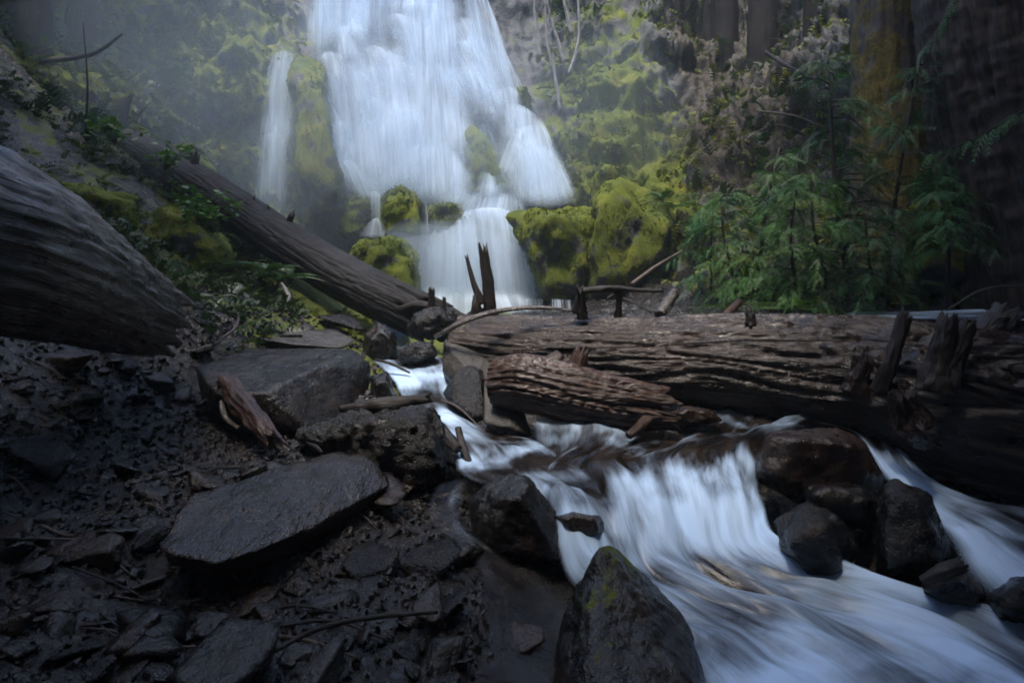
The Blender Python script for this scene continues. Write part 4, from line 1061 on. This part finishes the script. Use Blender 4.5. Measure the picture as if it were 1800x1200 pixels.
def fronds(base, dirs, L, roll, mesh=FRO):
    bv, qd, tr = mesh
    dirs = dirs/np.linalg.norm(dirs, axis=1, keepdims=True)
    up = np.array([0, 0, 1.0])
    y = np.cross(np.broadcast_to(up, dirs.shape), dirs); y /= np.maximum(np.linalg.norm(y, axis=1, keepdims=True), 1e-6)
    z = np.cross(dirs, y)
    c, s = np.cos(roll)[:, None], np.sin(roll)[:, None]
    y, z = y*c + z*s, z*c - y*s
    M3 = np.stack([dirs, y, z], -1)*L[:, None, None]
    V, Fq = scatter_mesh(bv, qd, M3, base)
    _, Ft = scatter_mesh(bv, tr, M3, base)
    return V, [Fq, Ft]
def cedar(pts, r0, nb, bl, label, toward=0.0, lo=.1, mat=None, fl=(.10, .21), group='young cedars behind the main log'):
    """young cedar: bent stem, drooping branches with flat sprays"""
    mat = mat or ML_CEDARS[len(label) % 3]
    root = empty('cedar_tree', pts[0])
    tag(root, label, 'tree', group)
    limb('trunk', pts, [r0, r0*.25], MB_STUB, root, seg=10, n=30, rough=.15)
    c = crom(np.array(pts), 60)
    B, Dd, Ls, Rl = [], [], [], []
    nb = int(nb*1.9)
    for i in range(nb):
        t = lo + (1-lo)*(i+rng.random())/nb
        p = c[min(59, int(t*59))]
        az = rng.uniform(0, 2*np.pi)
        ln = bl*(1.1-.75*t)*rng.uniform(.6, 1.15)
        d = np.array([math.cos(az)+toward, math.sin(az)*.8-.25, rng.uniform(-.35, .3)])
        d /= np.linalg.norm(d)
        q = [p, p + d*ln*.5 + [0, 0, .03*ln], p + d*ln + np.array([0, 0, -.25*ln])]
        V, F, uv, at = tube(q, [r0*.25, r0*.15, r0*.05], seg=5, n=8, cap=False)
        add('branch', V, F[0], MB_STUB, parent=root, uv=uv, attrs={'ridge': at})
        cc = crom(np.array(q), 24)
        for j in range(3, 24):
            for s in (-1, 1):
                if rng.random() < .2:
                    continue
                e = cc[j]-cc[j-1]; e /= np.linalg.norm(e)
                sd = np.cross(e, [0, 0, 1.0]); sd /= np.linalg.norm(sd)
                dd = e*.8 + sd*s*rng.uniform(.4, .9) + np.array([0, 0, rng.uniform(-.5, .0)])
                B.append(cc[j] + sd*s*rng.uniform(0, .16)*bl*(1-j/26) + rng.normal(0, .015, 3)); Dd.append(dd + rng.normal(0, .25, 3)); Ls.append(rng.uniform(*fl)*(1.15-.02*j)); Rl.append(rng.normal(0, .5))
    V, F = fronds(np.array(B), np.array(Dd), np.array(Ls), np.array(Rl))
    add('crown', V, F, mat, parent=root, smooth=False)
    return root
cedar([P(1325, 545, 6.6), P(1335, 470, 6.5), P(1345, 380, 6.4), P(1370, 260, 6.4)], .035, 16, .95, 'young green cedar left of centre in the thicket behind the main log')
cedar([P(1500, 520, 6.4), P(1480, 430, 6.2), P(1465, 280, 6.1), P(1455, 90, 6.2)], .045, 24, 1.2, 'tallest young cedar in front of the mossy trunk')
cedar([P(1420, 540, 6.0), P(1400, 500, 5.9), P(1390, 420, 5.8), P(1400, 330, 5.7)], .03, 12, .85, 'low young cedar spreading over the moss stones', toward=-.3)
cedar([P(1665, 540, 5.5), P(1668, 450, 5.4), P(1660, 380, 5.3), P(1640, 300, 5.3)], .022, 7, .85, 'thin cedar sapling in front of the huge right trunk', lo=.4)
cedar([P(1250, 520, 7.2), P(1250, 430, 7.1), P(1255, 350, 7.0)], .02, 9, .75, 'small cedar at the left end of the thicket')
cedar([P(1560, 545, 6.2), P(1565, 420, 6.0), P(1590, 250, 5.8), P(1620, 90, 5.8)], .03, 13, 1.0, 'slender cedar between the mossy trunk and the huge trunk', lo=.3)
cedar([P(1290, 535, 6.8), P(1285, 470, 6.7), P(1270, 400, 6.6), P(1280, 330, 6.6)], .025, 11, .8, 'bushy small cedar beside the yellow moss stone')
cedar([P(1440, 545, 6.1), P(1450, 480, 6.0), P(1430, 400, 5.9), P(1425, 300, 5.9)], .03, 12, .9, 'dense cedar at the middle of the thicket', toward=-.2)
cedar([P(1540, 545, 5.9), P(1530, 470, 5.7), P(1520, 380, 5.6)], .025, 9, .9, 'cedar sapling leaning out below the moss-draped trunk', toward=-.2)
# fronds reaching in at the right edge
fb = empty('cedar_branch', P(1800, 190, 4.6))
tag(fb, 'long cedar branch reaching in from the right edge', 'branch')
cc = np.array([P(1900, 160, 4.5), P(1790, 200, 4.6), P(1720, 240, 4.7), P(1640, 270, 4.8)])
limb('stem', cc, [.012, .004], MB_STUB, fb, seg=7, n=20)
q = crom(cc, 16)
Bq, Dq = [], []
for j in range(2, 16):
    e = q[j]-q[j-1]; e /= np.linalg.norm(e)
    for s in (-1, 1):
        Bq.append(q[j]); Dq.append(e*.9+np.array([0, s*.5, -.35]))
V, F = fronds(np.array(Bq), np.array(Dq), rng.uniform(.14, .26, len(Bq)), rng.normal(0, .4, len(Bq)))
add('spray', V, F, ML_CEDAR, parent=fb, smooth=False)
fb = empty('cedar_branch', P(1670, 30, 5.0))
tag(fb, 'pale cedar spray hanging at the top right before the huge trunk', 'branch')
cc = np.array([P(1690, -60, 4.9), P(1672, 0, 4.9), P(1650, 50, 4.9), P(1620, 90, 4.9)])
limb('stem', cc, [.01, .003], MB_STUB, fb, seg=7, n=14)
q = crom(cc, 12)
Bq = np.repeat(q[2:], 2, 0)
Dq = np.array([(q[j]-q[j-1])/np.linalg.norm(q[j]-q[j-1]) + np.array([s*.4, s*.3, -.3]) for j in range(2, 12) for s in (-1, 1)])
V, F = fronds(Bq, Dq, rng.uniform(.12, .2, len(Bq)), rng.normal(0, .4, len(Bq)))
add('spray', V, F, ML_CEDAR, parent=fb, smooth=False)

def big_tree(pts, radii, mat, label, name='conifer_tree', ridge=.07, rk=16, seg=110, n=160, group=None, parts=True):
    root = empty(name, np.array(pts[0]))
    tag(root, label, 'tree', group)
    limb('trunk', pts, radii, mat, root, seg=seg, n=n, ridge=ridge, ridgek=rk, rough=.03, seed=float(pts[0][0]), warp=.7)
    return root
t1 = big_tree([P(1560, 580, 6.9), P(1575, 420, 6.9), P(1572, 200, 6.9), P(1568, 0, 6.9), P(1562, -300, 6.9)], [.62, .46, .44, .42, .40], MB_MOSSTREE, 'tree trunk draped with yellow moss right of the thicket')
t2 = big_tree([P(1930, 600, 5.6), P(1870, 420, 5.6), P(1810, 200, 5.6), P(1768, 0, 5.6), P(1725, -400, 5.6)], [1.15, .88, .78, .72, .66], MB_CEDAR, 'enormous dark furrowed trunk filling the right edge', ridge=.06, rk=22, seg=220, n=220)
for t, pl in ((t1, [(1562, -300, 6.9)]), (t2, [(1725, -400, 5.6)])):
    top = P(*pl[0])
    B, Dd = [], []
    for k in range(160):
        az = rng.uniform(0, 6.28)
        B.append(top + np.array([math.cos(az)*rng.uniform(.3, 2.4), math.sin(az)*rng.uniform(.3, 2.4)-.3, rng.uniform(.8, 4.5)])); Dd.append(np.array([math.cos(az), math.sin(az), -.4]))
    V, F = fronds(np.array(B), np.array(Dd), rng.uniform(.5, .9, len(B)), rng.normal(0, .4, len(B)))
    limb('upper_trunk', [top - [0, 0, .1], top + [0, 0, 5]], [.4, .1], MB_CEDAR, t, seg=24, n=20, ridge=.05)
    add('crown', V, F, ML_DARK, parent=t, smooth=False)
FT = [(1275, 20, 13.0, .26, 'dark far trunk on the slope above the moss wall'), (1340, 40, 12.4, .30, 'dark far trunk nearest the top of the brown slope'), (1245, 60, 13.2, .16, 'slim far trunk left of the two dark trunks'), (1440, 20, 11.3, .28, 'far trunk left of the moss-draped trunk'),
      (1185, 30, 13.5, .2, 'far trunk above the jagged dark rock'), (40, 150, 9.0, .3, 'misty trunk in the far upper left corner'), (130, 60, 9.8, .25, 'second misty trunk in the upper left')]
for u, v, Y, r, lab in FT:
    b = P(u, v+70, Y-.3) - np.array([0, 0, 1.1])
    big_tree([b, b+[.05, .1, 2.6], b+[.1, .1, 6.0]], [r*1.2, r*.9, r*.7], MB_FAR, lab, name='forest_tree', ridge=.06, rk=12, seg=36, n=40, group='forest trunks above the gorge')
BI = [((985, 195), (975, 130), (962, 70), (955, -80), 'leftmost pale leaning sapling above the right moss wall'), ((1000, 130), (1013, 90), (1018, 40), (1010, -80), 'pale curved sapling growing from the moss knob'), ((992, 110), (980, 70), (965, 20), (950, -80), 'thin pale sapling between its two thicker neighbours'),
      ((1005, 60), (995, 20), (988, -20), (980, -90), 'short pale sapling at the top edge'), ((950, 100), (945, 60), (940, 20), (938, -80), 'dim pale sapling nearest the falls')]
for a, b, c, d, lab in BI:
    root = empty('birch_sapling', P(*a, 12.6))
    tag(root, lab, 'tree', 'pale bare saplings beside the falls')
    limb('trunk', [P(*a, 12.6), P(*b, 12.6), P(*c, 12.6), P(*d, 12.6)], [.045, .035, .03, .015], MB_BIRCH, root, seg=10, n=30, rough=.1)
    for k in range(4):
        p = P(c[0], c[1]+20-k*22, 12.6)
        limb('twig', [p, p+np.array([rng.uniform(-.5, .5), -.1, .5])], [.012, .004], MB_BIRCH, root, seg=5, n=6)
# dead grey branches on the brown slope, bare snags left
for lab, pts, r in [('mossy bare branch pointing down above the thicket', [P(1345, 92, 9.5), P(1390, 120, 9.2), P(1450, 150, 9.0)], .035), ('grey bare branch over the brown slope', [P(1330, 195, 9.5), P(1400, 205, 9.2), P(1470, 235, 9.0)], .02), ('tangled pale dead branch on the brown slope', [P(1290, 260, 9.8), P(1360, 220, 9.5), P(1430, 240, 9.3)], .015),
                    ('bare dark limb in the upper left mist', [P(60, 110, 8.4), P(160, 96, 8.4), P(215, 60, 8.4)], .04), ('thin dead sapling rising on the left hill', [P(150, 240, 8.1), P(154, 150, 8.0), P(146, 40, 8.0)], .018), ('short broken snag beside the diagonal log top', [P(214, 235, 8.9), P(220, 195, 8.9), P(232, 165, 8.9)], .07),
                    ('slanting dark limb left of the falls', [P(478, 82, 12.0), P(468, 60, 12.1), P(455, 30, 12.2)], .04), ('long pale dead branch at the slope foot', [P(1110, 500, 7.8), P(1150, 470, 8.0), P(1200, 440, 8.0)], .03)]:
    stick(pts, [r, r*.8, r*.35], MB_STUB if 'pale' not in lab and 'grey' not in lab else MB_TWIG, lab, n=24, rough=.2)

# ------------------------------------------------------------------ shrubs, ferns, hillside greenery
leafv = np.array([[0, 0, 0], [.3, .28, .03], [.7, .25, .02], [1, 0, -.06], [.7, -.25, .02], [.3, -.28, .03]], float)
leaff = np.array([[0, 1, 2, 3], [0, 3, 4, 5]])
def shrub(u, v, Y, w_, h, nleaf, lsize, label, mat=ML_SHRUB):
    b = P(u, v, Y)
    root = empty('leafy_shrub', b)
    tag(root, label, 'shrub')
    B, Dd = [], []
    for k in range(9):
        e = b + np.array([rng.uniform(-1, 1)*w_, rng.uniform(-.4, .2)*w_, h*rng.uniform(.4, 1)])
        m = (b+e)/2 + np.array([0, 0, h*.12])
        limb('stem', [b, m, e], [.006, .003], MB_TWIG, root, seg=5, n=8)
        q = crom([b, m, e], 12)
        for j in range(nleaf//9):
            B.append(q[rng.integers(3, 12)] + rng.normal(0, .07, 3)*w_*1.6)
    B = np.array(B)
    n_ = len(B)
    dr = rng.normal(0, 1, (n_, 3)); dr[:, 2] = rng.normal(-.1, .3, n_); dr[:, 1] -= .4
    V, F = fronds(B, dr, rng.uniform(.7, 1.3, n_)*lsize, rng.normal(0, .5, n_), (leafv, leaff, np.zeros((0, 3), int)))
    add('foliage', V, [F[0]], mat, parent=root, smooth=True)
shrub(375, 410, 6.6, .42, .5, 230, .085, 'bright leafy shrub below the diagonal log')
shrub(330, 370, 6.9, .3, .35, 110, .08, 'small leafy shrub left of the bright shrub')
shrub(290, 300, 7.6, .4, .35, 120, .085, 'leafy shrub at the foot of the diagonal log upper part')
shrub(205, 255, 7.9, .5, .45, 140, .09, 'leafy shrub high on the left hill')
FERN = frond_mesh(1.0, 20, .20, .55)
def fern(b, n_, L, label, group='ferns', mat=ML_FERN):
    az = rng.uniform(0, 6.28, n_)
    d = np.stack([np.cos(az), np.sin(az)*.8-.15, rng.uniform(.25, .9, n_)], -1)
    V, F = fronds(np.repeat(np.array(b)[None], n_, 0), d, rng.uniform(.6, 1.1, n_)*L, rng.normal(0, .25, n_), FERN)
    o = add('sword_fern', V, F, mat, smooth=False)
    return tag(o, label, 'fern', group)
fern(P(470, 478, 6.7), 26, .42, 'feathery fern in front of the diagonal log')
fern(P(505, 490, 6.6), 20, .36, 'feathery fern right of the larger fern by the diagonal log')
fern(P(430, 470, 6.7), 18, .34, 'feathery fern under the bright leafy shrub')
for k, (u, v, Y) in enumerate([(1165, 350, 9.3), (1185, 365, 9.1), (1280, 545, 6.0), (1390, 545, 5.6), (1230, 400, 8.4)]):
    fern(P(u, v, Y), 14, .4, ['fern on top of the tallest moss boulder', 'fern on the shoulder of the tallest moss boulder', 'fern beside the reddish stick', 'fern behind the middle of the main log', 'fern at the edge of the brown slope'][k])
def moss_fur(o, n, size):
    me = o.data
    k = len(me.polygons)
    ce = np.empty(k*3); me.polygons.foreach_get('center', ce); ce = ce.reshape(-1, 3)
    no = np.empty(k*3); me.polygons.foreach_get('normal', no); no = no.reshape(-1, 3)
    ok = np.where(no[:, 2] > -.2)[0]
    ii = rng.choice(ok, n)
    w0 = np.array(o.location)
    p_ = ce[ii] + w0
    keep_ = fbm(p_[:, 0]*2.2, p_[:, 1]*2.2, p_[:, 2]*2.2, 3) > -.12
    p_, nr = p_[keep_], no[ii][keep_]
    m_ = len(p_)
    V_, F_ = fronds(p_, nr*.7 + rng.normal(0, .5, (m_, 3)) + np.array([0, 0, -.7]), rng.uniform(.6, 1.4, m_)*size, rng.normal(0, .6, m_), frond_mesh(1, 3, .34, .6))
    kind(add('moss', V_, F_, ML_MOSS, parent=o, smooth=False), 'stuff')
for o in MOSSY + [q for q in C.objects if q.name in ('rock_rib.001', 'rock_rib.003')]:
    far = o.location.y > 8.5
    moss_fur(o, 2600 if far else 1800, .055 if far else .04)
# countless small plants and moss tufts over the cliff and slopes: one mass each
def cliff_scatter(n, umin, umax, vmin, vmax, wfun):
    out = []
    i = rng.integers(int((umin+400)/2600*699), int((umax+400)/2600*699), n*3); j = rng.integers(int((vmin+140)/780*219), int((vmax+140)/780*219), n*3)
    wt = wfun(U[i, j], W[i, j])
    k = np.where(rng.random(len(i)) < wt)[0][:n]
    p = PG[i[k], j[k]] + rng.normal(0, .03, (len(k), 3))
    return p, CLN[i[k], j[k]], i[k], j[k]
offwater = lambda u, v: np.clip(sstep(545, 470, u) + sstep(930, 1010, u), 0, 1)*(0.15 + .85*np.clip(fbm(u/70, v/70, 2.2, 3)*2+.5, 0, 1))
p, nn, _, _ = cliff_scatter(20000, -300, 2000, -139, 560, offwater)
n_ = len(p)
dr = nn*.6 + rng.normal(0, .55, (n_, 3)) + np.array([0, -.1, -.35])
V, F = fronds(p, dr, rng.uniform(.08, .26, n_), rng.normal(0, .6, n_), frond_mesh(1, 3, .34, .6))
kind(add('hanging_moss', V, F, ML_MOSS, smooth=False), 'stuff', 'moss tufts hanging all over the gorge walls')
leafy = lambda u, v: np.clip(sstep(420, 300, u)*.8 + sstep(930, 970, u)*sstep(1080, 1000, u)*sstep(200, 120, v) + .35*sstep(1150, 1300, u), 0, 1)*np.clip(fbm(u/50, v/50, 7.2, 3)*3+.4, 0, 1)
p, nn, _, _ = cliff_scatter(8000, -300, 2000, -139, 480, leafy)
n_ = len(p)
dr = nn*.8 + rng.normal(0, .6, (n_, 3)) + np.array([0, 0, .1])
V, F = fronds(p, dr, rng.uniform(.2, .5, n_), rng.normal(0, .5, n_), frond_mesh(1, 6, .27, .5))
kind(add('undergrowth', V, F, leaf_mat('undergrowth', (0.015, 0.04, 0.015), (0.04, 0.075, 0.02))), 'stuff', 'low ferny undergrowth on the gorge slopes')
# moss fur on left slope ground
n = 5000
mx, my = rng.uniform(-6, -1.5, n), rng.uniform(5.0, 8.5, n)
k = fbm(mx*1.2, my*1.2, 5.5, 3) > 0.05
mx, my = mx[k], my[k]
V, F = fronds(np.stack([mx, my, ground_h(mx, my)], 1), rng.normal(0, 1, (len(mx), 3))*np.array([1, 1, .3])+[0, 0, .6], rng.uniform(.06, .16, len(mx)), rng.normal(0, .6, len(mx)), frond_mesh(1, 5, .35, .5))
kind(add('ground_moss', V, F, ML_MOSS, smooth=False), 'stuff', 'moss and small plants on the left slope')

n = 11000
mx, my = rng.uniform(-9, -2.2, n), rng.uniform(4.8, 10, n)
k = (fbm(mx*.9, my*.9, 8.5, 3) > -.22) & (mx < -.42*my+.2)
mx, my = mx[k], my[k]
V, F = fronds(np.stack([mx, my, ground_h(mx, my)], 1), rng.normal(0, 1, (len(mx), 3))*np.array([1, 1, .3])+[0, 0, .7], rng.uniform(.08, .28, len(mx)), rng.normal(0, .6, len(mx)), frond_mesh(1, 5, .27, .6))
kind(add('slope_undergrowth', V, F, bpy.data.materials['undergrowth'], smooth=False), 'stuff', 'dark ferny undergrowth on the left hill')

# ------------------------------------------------------------------ unseen canopy added round and above the viewpoint; its outline shapes the foreground shade
n = 8500
az = rng.uniform(0, 2*np.pi, n)
rad = 14*np.sqrt(rng.uniform(0, 1, n))
cx, cyy = rad*np.cos(az)*1.1, rad*np.sin(az) - 3.0
gap = ~((cyy < -.8) | ((cx > -.3) & (cyy < .2)) | ((cx > .8) & (cyy < .9)) | ((cx < -1.6) & (cyy < 0)) | ((cx < -3.4) & (cyy < .5)) | ((cx > 1.6) & (cyy < 2.2)) | ((cx > 3.4) & (cyy < 7.5)) | ((cx < -4.6) & (cyy < 5.6)))
cx, cyy = cx[~gap], cyy[~gap]
czz = 7.2 + .5*np.clip(cyy, 0, 9) - 5.2*np.clip((np.hypot(cx/1.1, cyy+3)-6)/8, 0, 1)*sstep(3.5, 0, cyy) + rng.uniform(0, 3.2, len(cx))
dr = rng.normal(0, 1, (len(cx), 3)); dr[:, 2] = dr[:, 2]*.3-.2
V, F = fronds(np.stack([cx, cyy, czz], 1), dr, rng.uniform(.9, 1.7, len(cx)), rng.normal(0, .4, len(cx)), frond_mesh(1, 4, .5, .3))
kind(add('shade_canopy', V, F, ML_DARK, smooth=False), 'stuff', 'unseen dark conifer canopy added to shade the creek and foreground')

# ------------------------------------------------------------------ spray and haze
def vol_mat(name, dens, col=(0.82, 0.90, 1.0)):
    m = bpy.data.materials.new(name)
    m.use_nodes = True
    nt = m.node_tree
    nt.nodes.remove(nt.nodes['Principled BSDF'])
    pv = nt.nodes.new('ShaderNodeVolumePrincipled')
    pv.inputs['Color'].default_value = c4(col)
    pv.inputs['Density'].default_value = dens
    pv.inputs['Anisotropy'].default_value = 0.0
    nt.links.new(pv.outputs[0], nt.nodes['Material Output'].inputs['Volume'])
    return m
def mist(c, r, dens, sd, label):
    D_, F_ = ICO[4]
    V_ = D_*(1+.28*fbm(D_[:, 0]*1.6+sd, D_[:, 1]*1.6, D_[:, 2]*1.6, 3))[:, None]*np.array(r) + c
    kind(add('spray_mist', V_, F_, vol_mat('spray_mist', dens, (0.72, 0.86, 1.0))), 'stuff', label)
mist(P(790, 490, 10.0), (1.9, .8, 1.0), .6, 1.0, 'white spray rising from the foot of the lower fall')
mist(P(660, 310, 10.9), (2.8, .8, 2.0), .20, 2.0, 'pale mist drifting before the left half of the falls')
mist(P(330, 190, 8.9), (3.6, 1.0, 2.6), .11, 3.0, 'thin blue mist drifting over the upper left')
mist(P(1010, 230, 10.9), (2.2, .7, 2.2), .09, 4.0, 'thin mist drifting right of the falls')
D_ = np.array([[x_, y_, z_] for x_ in (-24, 24) for y_ in (-22, 18) for z_ in (-2.5, 19)], float)
hz = add('haze', D_, cf, vol_mat('haze', 0.003, (0.70, 0.85, 1.0)), smooth=False, origin=(0, 0, 0))
kind(hz, 'stuff', 'cool damp air filling the gorge')
for o in bpy.data.objects:
    if '_o' in o:
        del o['_o']
